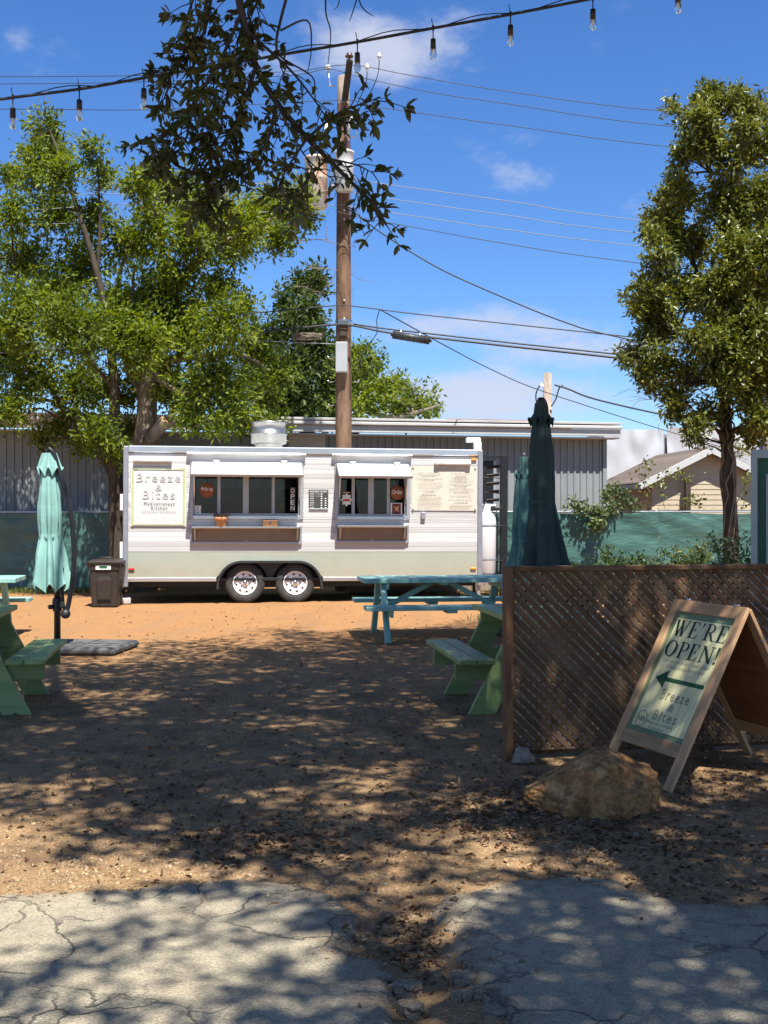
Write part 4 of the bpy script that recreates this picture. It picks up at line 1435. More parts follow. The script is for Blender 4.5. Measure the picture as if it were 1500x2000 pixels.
# ---------------------------------------------------------------- closed umbrellas
def umbrella_cloth(parent, m, prof, folds, seed, depth=.16, hem=.06, sx=0.0):
    """pleated, closed canopy: prof = [(radius, z)] from the top down; sx = lean of the lower hem"""
    n = folds * 10
    V, Fc = [], []
    zt, zb = prof[0][1], prof[-1][1]
    rr = random.Random(seed)
    ph = [rr.uniform(-.35, .35) for _ in range(folds)]
    am = [rr.uniform(.45, 1.7) for _ in range(folds)]
    for i, (r, z) in enumerate(prof):
        f = (zt - z) / (zt - zb)
        for k in range(n):
            t = 2 * math.pi * k / n
            u = folds * k / n
            fi = int(u) % folds; fr = u - int(u)
            tri = abs(fr - .5) * 2 + ph[fi] * .25 * math.sin(math.pi * fr)
            w = r * (1 + depth * (.35 + f) * am[fi] * (tri - .5) * 2)
            w += r * .16 * noise.noise((math.cos(t) * 2, math.sin(t) * 2, z * 2.2 + seed)) + r * .06 * noise.noise((math.cos(t) * 5, math.sin(t) * 5, z * 9 + seed))
            zz = z
            if i >= len(prof) - 2: zz += hem * (tri - .5) * (1.0 if i == len(prof) - 1 else .5)
            V.append((w * math.cos(t) + sx * f * f, w * math.sin(t), zz))
    for i in range(len(prof) - 1):
        for k in range(n):
            k2 = (k + 1) % n
            Fc.append((i * n + k, (i + 1) * n + k, (i + 1) * n + k2, i * n + k2))
    return mesh_py('c', V, Fc, True)


def fill_prof(keys, n=22):
    out = []
    zs = np.linspace(keys[0][1], keys[-1][1], n)
    kz = [k[1] for k in keys][::-1]; kr = [k[0] for k in keys][::-1]
    for z in zs: out.append((float(np.interp(z, kz, kr)), float(z)))
    return out


def umbrella(label, loc, m, top, s, cap, body, tie_z, folds, seed, rz, sx=0.0, group=None, arm=None, base=True):
    t = thing('closed_umbrella', label, 'umbrella', loc, (0, 0, rz), group)
    ox = s
    cm_ = umbrella_cloth(t, m, fill_prof(cap, 9), folds, seed + 3, .12, .10)
    me = link('vent_cap', cm_, m, t, Matrix.Translation((ox, 0, 0)))
    bm_ = umbrella_cloth(t, m, fill_prof(body, 26), folds, seed, .17, .12, sx)
    link('canopy', bm_, m, t, Matrix.Translation((ox, 0, 0)))
    rt = float(np.interp(tie_z, [b[1] for b in body][::-1], [b[0] for b in body][::-1]))
    lathe('tie_strap', [(rt * 1.07, tie_z - .02), (rt * 1.10, tie_z), (rt * 1.07, tie_z + .02)], m, t, (ox, 0, 0), n=32)
    lathe('finial', [(.035, top - .02), (.045, top + .01), (.03, top + .05), (.0001, top + .055)], M_['black_plastic'], t, (ox, 0, 0), n=12)
    tube('rib_hub', [(ox, 0, body[-1][1] - .02), (ox, 0, top - .02)], .022, M_['black_metal'], t)
    return t


# the light teal one by the trash can: post, curved arm, crank ball
U0 = Vector((-3.69, 12.6, 0))
s12 = F_PX / 12.6


def upx(px, py): return ((px - CX) / s12 - U0.x, EYE + (HY - py) / s12)


cx_u = upx(97, 1000)[0]
um = umbrella('closed light teal cantilever umbrella on a black post by the left tables', U0, M_['teal_cloth'],
              upx(0, 885)[1], cx_u, [(.075, upx(0, 885)[1]), (.10, upx(0, 900)[1]), (.13, upx(0, 921)[1])],
              [(.085, upx(0, 915)[1]), (.115, upx(0, 960)[1]), (.125, upx(0, 1010)[1]), (.108, upx(0, 1047)[1]), (.16, upx(0, 1090)[1]), (.205, upx(0, 1148)[1])],
              upx(0, 1047)[1], 9, 4, 0.0, sx=.03)
tube('post', [(.03, .02, .05), (.03, .02, upx(0, 1000)[1]), (.02, .02, upx(0, 895)[1])], [.036, .036, .028], M_['black_metal'], um, n=14)
arm = [upx(*p) for p in ((97, 876), (107, 886), (116, 915), (128, 950), (139, 990), (145, 1040), (147, 1090), (143, 1140), (136, 1180), (132, 1194))]
tube('arm', smooth_pts([(x, -.05, z) for x, z in arm], 4), .027, M_['black_metal'], um, n=10)
bx, bz = upx(131, 1198)
lathe('crank_ball', [(.0001, -.055), (.035, -.045), (.052, -.02), (.055, 0), (.052, .02), (.035, .045), (.0001, .055)], M_['black_plastic'], um, (bx, -.06, bz), n=18)
strut = [upx(*p) for p in ((124, 1108), (123, 1150), (126, 1182), (131, 1196))]
tube('strut', [(x, -.05, z) for x, z in strut], .02, M_['black_metal'], um, n=8)
box('strut_joint', (upx(124, 1180)[0], -.05, upx(124, 1180)[1]), (.05, .05, .07), M_['black_plastic'], um, bev=.008)
lathe('post_collar', [(.05, .9), (.055, .95), (.055, 1.02), (.045, 1.05)], M_['black_plastic'], um, (.03, .02, -.45), n=14)
box('knob', (-.03, -.03, .50), (.05, .05, .05), M_['black_plastic'], um, bev=.01)
bs = box('base', (.36, .06, .045), (.92, .86, .075), M_['umb_base'], um, rot=(0, 0, R(-6)), bev=.025)
box('base_seam', (0, 0, .039), (.90, .012, .003), M_['dark_room'], bs, bev=0)
box('base_seam', (0, 0, .0395), (.012, .84, .003), M_['dark_room'], bs, bev=0)
box('foot_plate', (.03, .02, .09), (.16, .16, .03), M_['black_metal'], um, bev=.008)


def back_umbrella(label, px, top_py, Y, m, cap_w, body, cap_low, tie, seed, lean):
    s = F_PX / Y
    U = Vector(((px - CX) / s, Y, 0))
    z = lambda py: EYE + (HY - py) / s
    t = umbrella(label, U, m, z(top_py), 0, [(.055, z(top_py)), (cap_w * .55, z((top_py + cap_low) / 2)), (cap_w, z(cap_low))],
                 [(w / s, z(py)) for py, w in body], z(tie), 8, seed, .4, sx=lean, group='closed umbrellas behind the lattice fence')
    tube('post', [(.10, .12, .0), (.10, .12, z(top_py) - .12)], .03, M_['black_metal'], t)
    tube('arm', smooth_pts([(0, 0, z(top_py) - .03), (.06, .06, z(top_py) + .03), (.14, .14, z(top_py) - .06), (.12, .13, z(top_py) - .3)], 4), .025, M_['black_metal'], t)
    box('base', (.10, .12, .045), (.85, .85, .09), M_['umb_base'], t, bev=.02)
    return t


back_umbrella('tall closed dark green umbrella behind the lattice fence', 1057, 787, 10.7, M_['dark_cloth'], .115,
              [(820, 16), (870, 22), (930, 26), (980, 23), (1030, 31), (1112, 43)], 826, 981, 21, .06)
back_umbrella('shorter teal closed umbrella left of the tall dark one', 1023, 892, 14.3, M_['teal_cloth_shaded'], .105,
              [(925, 13), (970, 17), (1030, 19), (1057, 18), (1090, 22), (1140, 28)], 932, 1057, 35, -.05)


# ---------------------------------------------------------------- lattice fence
LF = thing('lattice_fence', 'weathered brown diagonal lattice fence panel with a rust brown end post', 'fence', (.775, 7.23, 0), (0, 0, R(9.5)))
LW, Z0, Z1 = 2.70, .045, 1.195


def clip_poly(poly, x0, x1, y0, y1):
    for ax, val, sgn in ((0, x0, 1), (0, x1, -1), (1, y0, 1), (1, y1, -1)):
        out = []
        for i in range(len(poly)):
            a, b_ = poly[i], poly[(i + 1) % len(poly)]
            ia, ib = sgn * (a[ax] - val) >= 0, sgn * (b_[ax] - val) >= 0
            if ia: out.append(a)
            if ia != ib:
                t = (val - a[ax]) / (b_[ax] - a[ax])
                out.append((a[0] + t * (b_[0] - a[0]), a[1] + t * (b_[1] - a[1])))
        poly = out
        if not poly: return []
    return poly


def lattice_layer(direction, y0, y1, seed):
    rr = random.Random(seed)
    w, gap = .0350, .0140
    step = (w + gap) * math.sqrt(2)
    H = Z1 - Z0
    c = -H - .1
    while c < LW + H + .1:
        # strip along (1, -direction)... built at 45 degrees then clipped to the panel
        j = rr.uniform(-.0015, .0015)
        hw_ = w * math.sqrt(2) / 2
        if direction > 0:      # falls to the right
            poly = [(c - hw_ + j, Z1 + .05), (c + hw_ + j, Z1 + .05), (c + hw_ + j + H + .1, Z0 - .05), (c - hw_ + j + H + .1, Z0 - .05)]
        else:
            poly = [(c - hw_ + j, Z0 - .05), (c + hw_ + j, Z0 - .05), (c + hw_ + j + H + .1, Z1 + .05), (c - hw_ + j + H + .1, Z1 + .05)]
        poly = clip_poly(poly, .045, LW, Z0, Z1)
        if len(poly) >= 3:
            # local frame along the slat so the grain runs with it
            d = Vector((1, 0, -direction)).normalized()
            mx = sum(p[0] for p in poly) / len(poly); mz = sum(p[1] for p in poly) / len(poly)
            ux = Vector((d.x, d.z)); uy = Vector((-d.z, d.x))
            loc = [((p[0] - mx) * ux.x + (p[1] - mz) * ux.y, (p[0] - mx) * uy.x + (p[1] - mz) * uy.y) for p in poly]
            M = Matrix(((ux.x, uy.x, 0, mx), (0, 0, -1, (y0 + y1) / 2 + rr.uniform(-.0012, .0012)), (ux.y, uy.y, 0, mz), (0, 0, 0, 1)))
            prism('slat', loc, -(y1 - y0) / 2, (y1 - y0) / 2, M_['lattice'] if direction > 0 else M_['lattice_back_lit'], LF, M)
        c += step


lattice_layer(1, -.0175, -.0135, 1)
lattice_layer(-1, -.0128, -.0085, 2)
beam('post', (.02, 0, -.08), (.02, 0, 1.225), .05, .09, M_['post_wood'], LF, up=(0, 1, 0))
beam('post', (1.40, .055, -.08), (1.40, .055, 1.19), .08, .08, M_['lattice'], LF, up=(0, 1, 0))
beam('post', (2.74, 0, -.08), (2.74, 0, 1.225), .05, .09, M_['post_wood'], LF, up=(0, 1, 0))
beam('cap_rail', (.046, -.002, 1.213), (2.71, -.002, 1.213), .085, .032, M_['lattice'], LF)
beam('bottom_rail', (.046, .035, .06), (2.71, .035, .06), .035, .085, M_['lattice'], LF)
st = gnd(1003, 1484)
bm = bmesh.new()
bmesh.ops.create_icosphere(bm, subdivisions=3, radius=1)
for v_ in bm.verts:
    n_ = 1 + .35 * noise.noise(v_.co * 1.6 + Vector((5, 1, 2)))
    v_.co = Vector((v_.co.x * .07 * n_, v_.co.y * .06 * n_, max(-.02, v_.co.z * .07 * n_)))
me = bpy.data.meshes.new('stone'); bm.to_mesh(me); bm.free()
o = link('stone', me, mat('limestone', (.30, .235, .165), .9, 0, .3, 20, .5, 60), None, Matrix.Translation((st.x + .05, st.y - .05, .02)))
tag(o, 'small stone at the foot of the lattice end post', 'stone')

# ---------------------------------------------------------------- sandwich board
SB_W, SB_A, SB_Z = .70, .55, 1.02
sb = thing('sandwich_board', 'wooden sandwich board sign announcing that the kitchen is open', 'sandwich board', (1.35, 6.98, 0), (0, 0, math.atan2(-.927, .375)))
SB_L = math.hypot(SB_A, SB_Z)
PM = Matrix.Rotation(math.atan2(SB_Z, SB_A), 4, 'X')
st_w, th = .068, .024


def sb_beam(name, p0, p1, w, m=None, z=0.0, M=PM, t=th):
    mm = frame_from((p0[0], p0[1], z), (p1[0], p1[1], z), (0, 0, 1))
    L = math.hypot(p1[0] - p0[0], p1[1] - p0[1])
    return link(name, box_mesh(name, L, w, t, .003), m or M_['pine'], sb, M @ mm)


for xx in (st_w / 2, SB_W - st_w / 2):
    sb_beam('stile', (xx, 0), (xx, SB_L), st_w)
sb_beam('rail', (st_w + .001, SB_L - .040), (SB_W - st_w - .001, SB_L - .040), .080)
sb_beam('rail', (st_w + .001, .235), (SB_W - st_w - .001, .235), .085)
PX0, PX1, PY0, PY1 = st_w, SB_W - st_w, .2775, SB_L - .080
pw, phh = PX1 - PX0, PY1 - PY0
# printed panel: a green board carrying a pale streaked sheet
gp = link('panel', box_mesh('panel', pw, phh, .008, 0), M_['sign_green'], sb, PM @ Matrix.Translation(((PX0 + PX1) / 2, (PY0 + PY1) / 2, -.004)))
m, nt, b = nmat('sign_sheet')
v = coords(nt, 'Object', (42, 2.2, 1))
f = tnoise(nt, v, 1.0, 5, .6)
nt.links.new(ramp(nt, f, ((.3, (.58, .52, .26)), (.55, (.76, .70, .38)), (.75, (.82, .78, .52)))), b.inputs['Base Color'])
b.inputs['Roughness'].default_value = .38
b.inputs['Specular IOR Level'].default_value = .4
bump(nt, b, f, .25, .004)
M_['sign_paper'] = m
sw, shh = pw - .055, phh - .075
link('sheet', box_mesh('sheet', sw, shh, .003, 0), m, gp, Matrix.Translation((.012, -.004, .0055)))


def fr(u, w):      # panel fractions: u from the left, w down from the top -> local xy of the panel
    return ((u - .5) * pw, (.5 - w) * phh)


# serif capitals built stroke by stroke: each glyph = (advance, list of polygons) in a unit-high box
def quad(x0, y0, x1, y1): return [(x0, y0), (x1, y0), (x1, y1), (x0, y1)]


def stroke(x0, y0, x1, y1, w): return [(x0 - w / 2, y0), (x0 + w / 2, y0), (x1 + w / 2, y1), (x1 - w / 2, y1)]


def ring(cx, cy, rx, ry, tx, ty, t0, t1, n=14):
    out = []
    for k in range(n):
        a, b_ = t0 + (t1 - t0) * k / n, t0 + (t1 - t0) * (k + 1) / n
        out.append([(cx + rx * math.cos(a), cy + ry * math.sin(a)), (cx + rx * math.cos(b_), cy + ry * math.sin(b_)),
                    (cx + (rx - tx) * math.cos(b_), cy + (ry - ty) * math.sin(b_)), (cx + (rx - tx) * math.cos(a), cy + (ry - ty) * math.sin(a))])
    return out


PI = math.pi
SERIF = .045


def glyph(ch):
    S = .15
    if ch == 'W':
        return 1.02, [stroke(.10, 1, .33, 0, .16), stroke(.33, 0, .52, .85, .07), stroke(.44, 1, .68, 0, .16), stroke(.68, 0, .92, 1, .07),
                      quad(.0, .955, .24, 1), quad(.36, .955, .58, 1), quad(.80, .955, 1.02, 1)]
    if ch == 'E':
        return .68, [quad(.10, 0, .10 + S, 1), quad(0, .955, .58, 1), quad(0, 0, .62, .05), quad(.1, .49, .44, .535),
                     [(.54, .78), (.585, .78), (.58, 1), (.50, .95)], [(.57, .05), (.50, .05), (.62, .25), (.66, .25)], quad(.41, .40, .455, .62)]
    if ch == 'R':
        return .80, [quad(.10, 0, .10 + S, 1), quad(0, .955, .38, 1), quad(0, 0, .33, .045), quad(.1, .47, .38, .51), stroke(.36, .50, .66, .0, .15), quad(.56, 0, .82, .045)] + \
            ring(.36, .735, .27, .265, .13, .045, -PI / 2, PI / 2)
    if ch == 'P':
        return .66, [quad(.10, 0, .10 + S, 1), quad(0, .955, .38, 1), quad(0, 0, .34, .045), quad(.1, .44, .38, .48)] + ring(.36, .72, .29, .28, .13, .045, -PI / 2, PI / 2)
    if ch == 'O':
        return .84, ring(.40, .5, .40, .52, .16, .06, 0, 2 * PI, 30)
    if ch == 'N':
        return .88, [quad(.12, 0, .19, 1), stroke(.15, 1, .74, 0, .18), quad(.70, 0, .77, 1), quad(0, .955, .26, 1), quad(.03, 0, .29, .045), quad(.60, .955, .88, 1)]
    if ch == '\u2019':
        return .26, [[(.06, .86), (.17, .86), (.17, 1.0), (.06, 1.0)], [(.10, .86), (.17, .86), (.06, .66), (.03, .68)]]
    if ch == '!':
        return .30, [[(.13, .27), (.17, .27), (.23, 1.02), (.07, 1.02)]] + ring(.15, .075, .08, .08, .08, .08, 0, 2 * PI, 12)


def serif_word(s, u0, u1, w0, w1, m, lift):
    V, Fc = [], []
    x = 0.0
    items = []
    for ch in s:
        a, polys = glyph(ch)
        items.append((x, polys)); x += a + .07
    tot = x - .07
    (xa, ya), (xb, yb) = fr(u0, w1), fr(u1, w0)
    kx, ky = (xb - xa) / tot, (yb - ya)
    z = lift
    for off, polys in items:
        for p in polys:
            i = len(V)
            z += 1.2e-5
            V += [(xa + (off + q[0]) * kx, ya + q[1] * ky, z) for q in p]
            Fc.append(tuple(range(i, i + len(p))))
    return link('lettering', mesh_py('lettering', V, Fc), m, gp)


TOPZ = .0078
serif_word('WE\u2019RE', .085, .985, .065, .200, M_['letter_green'], TOPZ)
serif_word('OPEN!', .085, .985, .240, .372, M_['letter_green'], TOPZ)
IDM = I4
LT = TOPZ
text('lettering', 'Come taste the newest Turkish Delight', fr(.52, .412), .80 * pw, .026, M_['brown_print'], gp, I4, lift=LT)
text('lettering', '& Mediterranean food in town', fr(.55, .452), .66 * pw, .026, M_['brown_print'], gp, I4, lift=LT)
ax, ay = fr(.13, .555); bx_, by_ = fr(.95, .558)
prism('arrow', [(ax, ay), (ax + .105, ay + .058), (ax + .105, ay + .013), (bx_, ay + .013), (bx_ + .006, ay), (bx_, ay - .013), (ax + .105, ay - .013), (ax + .105, ay - .058)], TOPZ - .001, TOPZ + .0005, M_['arrow_green'], gp)
outlined(gp, 'Breeze', fr(.585, .672), .48 * pw, .085 * phh, I4, M_['dark_print'], m, LT, e=.014)
outlined(gp, '&', fr(.595, .763), .12 * pw, .058 * phh, I4, M_['dark_print'], m, LT, e=.014)
outlined(gp, 'Bites', fr(.56, .840), .40 * pw, .080 * phh, I4, M_['dark_print'], m, LT, e=.014)
text('lettering', 'Mediterranean', fr(.52, .905), .44 * pw, .026 * phh, M_['letter_green'], gp, I4, lift=LT, spacing=1.25)
text('lettering', 'Kitchen', fr(.50, .942), .25 * pw, .026 * phh, M_['letter_green'], gp, I4, lift=LT, spacing=1.25)
cxy = fr(.19, .895)
V, Fc = [], []
for p in ring(cxy[0], cxy[1], .052, .052, .004, .004, 0, 2 * PI, 36):
    i = len(V); V += [(q[0], q[1], LT) for q in p]; Fc.append(tuple(range(i, i + 4)))
lg = link('emblem', mesh_py('emblem', V, Fc), M_['dark_print'], gp)
text('emblem_letter', 'B&B', cxy, .070, .030, M_['dark_print'], lg, I4 @ Matrix.Rotation(0, 4, 'Z'), lift=LT)
# the rear leaf
BM = Matrix.Translation((SB_W, 2 * SB_A, 0)) @ Matrix.Rotation(math.pi, 4, 'Z') @ PM
for xx in (st_w / 2, SB_W - st_w / 2):
    sb_beam('stile', (xx, 0), (xx, SB_L - .012), st_w, M=BM)
sb_beam('rail', (st_w + .001, SB_L - .052), (SB_W - st_w - .001, SB_L - .052), .08, M=BM)
sb_beam('rail', (st_w + .001, .235), (SB_W - st_w - .001, .235), .085, M=BM)
link('back_panel', box_mesh('back_panel', pw, phh - .01, .008, 0), M_['ply_dark'], sb, BM @ Matrix.Translation(((PX0 + PX1) / 2, (PY0 + PY1) / 2 - .005, -.004)))
for xx in (.12, SB_W - .12):
    tube('hinge', [(xx - .03, SB_A, SB_Z + .008), (xx + .03, SB_A, SB_Z + .008)], .008, M_['steel'], sb, n=8)

# ---------------------------------------------------------------- boulder
bm = bmesh.new()
bmesh.ops.create_icosphere(bm, subdivisions=6, radius=1)
rr = random.Random(21)
cuts = []
for k in range(26):
    n_ = Vector((rr.gauss(0, 1), rr.gauss(0, 1), rr.gauss(.25, .8))).normalized()
    cuts.append((n_, rr.uniform(.66, .92)))
for v_ in bm.verts:
    c = v_.co.copy()
    q = c * (1.05 + .20 * noise.noise(c * 1.25 + Vector((3.1, 8, 1))) + .10 * noise.noise(c * 2.9 + Vector((1, 2, 9))))
    for n_, d_ in cuts:                                   # broken faces
        e_ = q.dot(n_) - d_
        if e_ > 0: q -= n_ * e_ * .72
    q *= 1 + .09 * abs(noise.noise(c * 4.5)) + .05 * noise.noise(c * 9) + .032 * noise.noise(c * 20) + .018 * noise.noise(c * 42)
    # a peak right of the middle, falling away to both ends
    lift = math.exp(-((q.x - .0) / .62) ** 2)
    z = q.z * (.14 + .10 * lift) + (.015 * lift if q.z > 0 else 0)
    v_.co = Vector((q.x * .405, q.y * .31, max(z + .08, -.03)))
me = bpy.data.meshes.new('boulder'); bm.to_mesh(me); bm.free()
me.polygons.foreach_set('use_smooth', [True] * len(me.polygons))
m, nt, b = nmat('boulder_stone')
v = coords(nt)
f = tnoise(nt, v, 7, 10, .68); g = tnoise(nt, v, 3, 4); h = tnoise(nt, v, 40, 5, .7)
c = ramp(nt, f, ((.30, (.10, .05, .02)), (.44, (.32, .175, .075)), (.56, (.52, .33, .16)), (.70, (.68, .50, .29))))
c = mix(nt, ramp(nt, g, ((.45, (0, 0, 0)), (.7, (.6, .6, .6)))), c, (.26, .135, .055))
c = mix(nt, 1.0, c, (1.35, 1.16, .95), 'MULTIPLY')
c = mix(nt, ramp(nt, tnoise(nt, v, 16, 8, .7), ((.48, (0, 0, 0)), (.62, (.7, .7, .7)))), c, (.11, .07, .043))
nt.links.new(c, b.inputs['Base Color'])
b.inputs['Roughness'].default_value = .9
b.inputs['Specular IOR Level'].default_value = .2
bump(nt, b, nmath(nt, 'ADD', f, nmath(nt, 'MULTIPLY', h, .6)), 1.0, .05)
rp = gnd(1172, 1590)
o = link('boulder', me, m, None, Matrix.Translation((rp.x, rp.y + .16, -.01)) @ Matrix.Rotation(R(-7), 4, 'Z'))
tag(o, 'rough tan limestone boulder on the ground in front of the sandwich board', 'boulder')

# ---------------------------------------------------------------- trash can
tp = gnd(201, 1186)
tc_ = thing('trash_can', 'dark brown wheeled trash can with a lid beside the trailer', 'trash can', (tp.x, tp.y + .22, 0), (0, 0, R(6)))


def rounded(w, d, r, n=5):
    out = []
    for cx, cy, t0 in ((w / 2 - r, d / 2 - r, 0), (-w / 2 + r, d / 2 - r, PI / 2), (-w / 2 + r, -d / 2 + r, PI), (w / 2 - r, -d / 2 + r, 1.5 * PI)):
        for k in range(n + 1):
            t = t0 + PI / 2 * k / n
            out.append((cx + r * math.cos(t), cy + r * math.sin(t)))
    return out


def loft(name, secs, m, parent):
    V, Fc = [], []
    n = len(secs[0][1])
    for z, s in secs: V += [(x, y, z) for x, y in s]
    for i in range(len(secs) - 1):
        for k in range(n):
            k2 = (k + 1) % n
            Fc.append((i * n + k, i * n + k2, (i + 1) * n + k2, (i + 1) * n + k))
    Fc.append(tuple(range(n - 1, -1, -1))); Fc.append(tuple((len(secs) - 1) * n + k for k in range(n)))
    return link(name, mesh_py(name, V, Fc), m, parent)


loft('body', [(0, rounded(.40, .42, .06)), (.02, rounded(.42, .44, .06)), (.50, rounded(.47, .49, .06)), (.60, rounded(.485, .50, .06)), (.605, rounded(.515, .53, .06)), (.70, rounded(.53, .545, .06))], M_['bin'], tc_)
loft('lid', [(.70, rounded(.57, .585, .07)), (.73, rounded(.58, .60, .07)), (.755, rounded(.50, .52, .09)), (.775, rounded(.30, .33, .10))], M_['bin'], tc_)
tube('lid_handle', [(-.10, .0, .775), (-.09, 0, .795), (.09, 0, .795), (.10, 0, .775)], .012, M_['bin'], tc_, n=8)
tube('handle', [(-.25, .29, .66), (-.25, .34, .68), (.25, .34, .68), (.25, .29, .66)], .016, M_['bin'], tc_, n=8)
for s in (-1, 1):
    box('grip', (s * .285, .0, .665), (.04, .10, .05), M_['bin'], tc_, bev=.01)
    lathe('wheel', [(.0001, -.03), (.09, -.03), (.10, 0), (.09, .03), (.0001, .03)], M_['rubber'], tc_, (s * .20, .20, .10), n=18, rot=(0, R(90), 0))
box('foot_recess', (0, -.218, .055), (.13, .015, .07), M_['black_plastic'], tc_, bev=.004)
loft('front_panel', [(.13, [(x, y - .245) for x, y in rounded(.22, .03, .012)]), (.44, [(x, y - .262) for x, y in rounded(.25, .03, .012)]), (.50, [(x, y - .258) for x, y in rounded(.14, .02, .008)])], M_['bin'], tc_)
sk = box('sticker', (-.01, -.272, .648), (.24, .006, .072), M_['sticker'], tc_, rot=(R(-3), 0, 0), bev=0)
prism('print', [(-.05, -.02), (.05, -.02), (.07, .0), (.05, .022), (-.05, .022), (-.07, 0)], .003, .004, M_['arrow_green'], sk, FACE)

# ---------------------------------------------------------------- utility pole
PY_ = 22.0
sP = F_PX / PY_
base = Vector((at(671, 1000, PY_).x, PY_, 0))
pole = thing('utility_pole', 'tall brown wooden utility pole with two transformers behind the trailer', 'utility pole', base)
zp = lambda py: EYE + (HY - py) / sP
xp = lambda px: (px - CX) / sP - base.x
lathe('shaft', [(.17, -.1), (.165, 1.5), (.155, 4), (.14, 7), (.125, zp(205))], M_['pole_wood'], pole, n=20)
lathe('shaft_top', [(.124, zp(205)), (.118, zp(152)), (.09, zp(149)), (.0001, zp(149))], M_['pole_grey'], pole, n=20)
beam('cross_arm', (xp(674), -.14, zp(200)), (xp(685), -.55, zp(139)), .11, .10, M_['bark_dark'], pole)


def insulator(x, y, z, m, r=.05):
    return lathe('insulator', [(.018, -.06), (.02, -.02), (r, 0), (r * 1.1, .02), (r * .7, .05), (r * .75, .075), (.0001, .09)], m, pole, (x, y, z), n=14)


insulator(xp(684), -.55, zp(134), M_['ceramic_brown'], .075)
insulator(xp(641), -.10, zp(139), M_['ceramic'], .06)
tube('bracket', [(xp(641), -.1, zp(139)), (xp(645), -.1, zp(172)), (xp(655), -.1, zp(172))], .016, M_['steel'], pole, n=6)
for (px, py, y) in ((718, 150, -.6), (741, 137, -.8)):
    insulator(xp(px), y, zp(py + 7), M_['ceramic'], .04)
    tube('jumper', smooth_pts([(xp(px), y, zp(py + 14)), (xp(px - 3), y * .8, zp(py + 34)), (xp(px - 18), y * .5, zp(py + 60)), (xp(690), -.25, zp(235))]), .008, M_['wire'], pole, n=4)


def rust_mat(name, basec, rust, amt):
    m, nt, b = nmat(name)
    v = coords(nt, 'Object', (5.5, 5.5, .75))
    f = tnoise(nt, v, 1.0, 6, .6)
    c = mix(nt, ramp(nt, f, ((amt, (0, 0, 0)), (amt + .14, (1, 1, 1)))), basec, rust)
    nt.links.new(c, b.inputs['Base Color']); b.inputs['Roughness'].default_value = .55
    return m


for (pa, pb, pt, pbm, mm, lab) in ((597, 640, 312, 412, rust_mat('rusty_tank', (.60, .56, .48), (.55, .20, .06), .50), 'rust streaked transformer'),
                                   (656, 692, 308, 384, rust_mat('pale_tank', (.66, .66, .63), (.50, .42, .33), .66), 'clean pale transformer')):
    r = (pb - pa) / 2 / sP
    h = (pbm - pt) / sP
    y = -.20 if pa < 650 else -.42
    tk = lathe('transformer', [(.0001, 0), (r * .9, 0), (r, .02), (r, h * .55), (r * 1.02, h * .56), (r, h * .58), (r, h * .92), (r * 1.06, h * .93), (r * 1.06, h * .97), (r * .8, h), (.0001, h + .03)], mm, pole, (xp((pa + pb) / 2), y, zp(pbm)), n=32)
    tag(tk, lab)
    for q in (-.4, .45):
        lathe('bushing', [(.04, 0), (.05, .04), (.032, .07), (.045, .10), (.028, .13), (.04, .16), (.015, .22)], M_['ceramic_brown'], tk, (r * q, -.02, h - .01), n=12)
    box('lug', (r * .98, 0, h * .35), (.06, .10, .06), M_['steel'], tk, bev=.01)
    box('hanger', ((-xp((pa + pb) / 2)) * .6, .06, h * .6), (.12, .08, .3), M_['steel'], tk, bev=.01)
# cutout switch and its bracket
tube('fuse_cutout', [(xp(679), -.30, zp(275)), (xp(690), -.33, zp(235))], .035, M_['ceramic'], pole, n=10)
tube('fuse_cutout', [(xp(676), -.28, zp(272)), (xp(681), -.28, zp(245))], .045, M_['black_plastic'], pole, n=10)
tube('bracket', [(xp(681), -.3, zp(280)), (xp(697), -.3, zp(276)), (xp(698), -.3, zp(252)), (xp(690), -.3, zp(250))], .014, M_['steel'], pole, n=6)
tube('arrester', [(xp(636), -.15, zp(274)), (xp(638), -.15, zp(244))], .035, M_['ceramic'], pole, n=10)
tube('arrester', [(xp(636), -.15, zp(282)), (xp(636), -.15, zp(273))], .04, M_['black_plastic'], pole, n=10)
box('junction_box', (xp(668), -.24, zp(701)), (.23, .16, (730 - 672) / sP), M_['box_grey'], pole, bev=.012)
box('clamp', (0, -.16, zp(632)), (.22, .06, .09), M_['steel'], pole, bev=.01)
box('cable_hood', (0, -.17, zp(652)), (.16, .05, .16), M_['bark_dark'], pole, bev=.02)
lathe('band', [(.172, zp(634)), (.178, zp(630)), (.172, zp(626))], M_['steel'], pole, n=24)
lathe('band', [(.165, zp(300)), (.17, zp(296)), (.165, zp(292))], M_['steel'], pole, n=24)
for py, s in ((700, -1), (746, -1), (746, 1), (792, -1)):
    tube('pole_step', [(s * .14, -.03, zp(py)), (s * .30, -.03, zp(py)), (s * .30, -.03, zp(py) + .03)], .011, M_['steel'], pole, n=6)
for py in (590, 625, 432, 415):
    lathe('bolt', [(.018, 0), (.02, .02), (.0001, .03)], M_['ceramic'], pole, (.02, -.155, zp(py)), n=8, rot=(R(90), 0, 0))
tube('ground_wire', [(.13, -.10, zp(780)), (.13, -.12, zp(640))], .008, M_['wire'], pole, n=5)

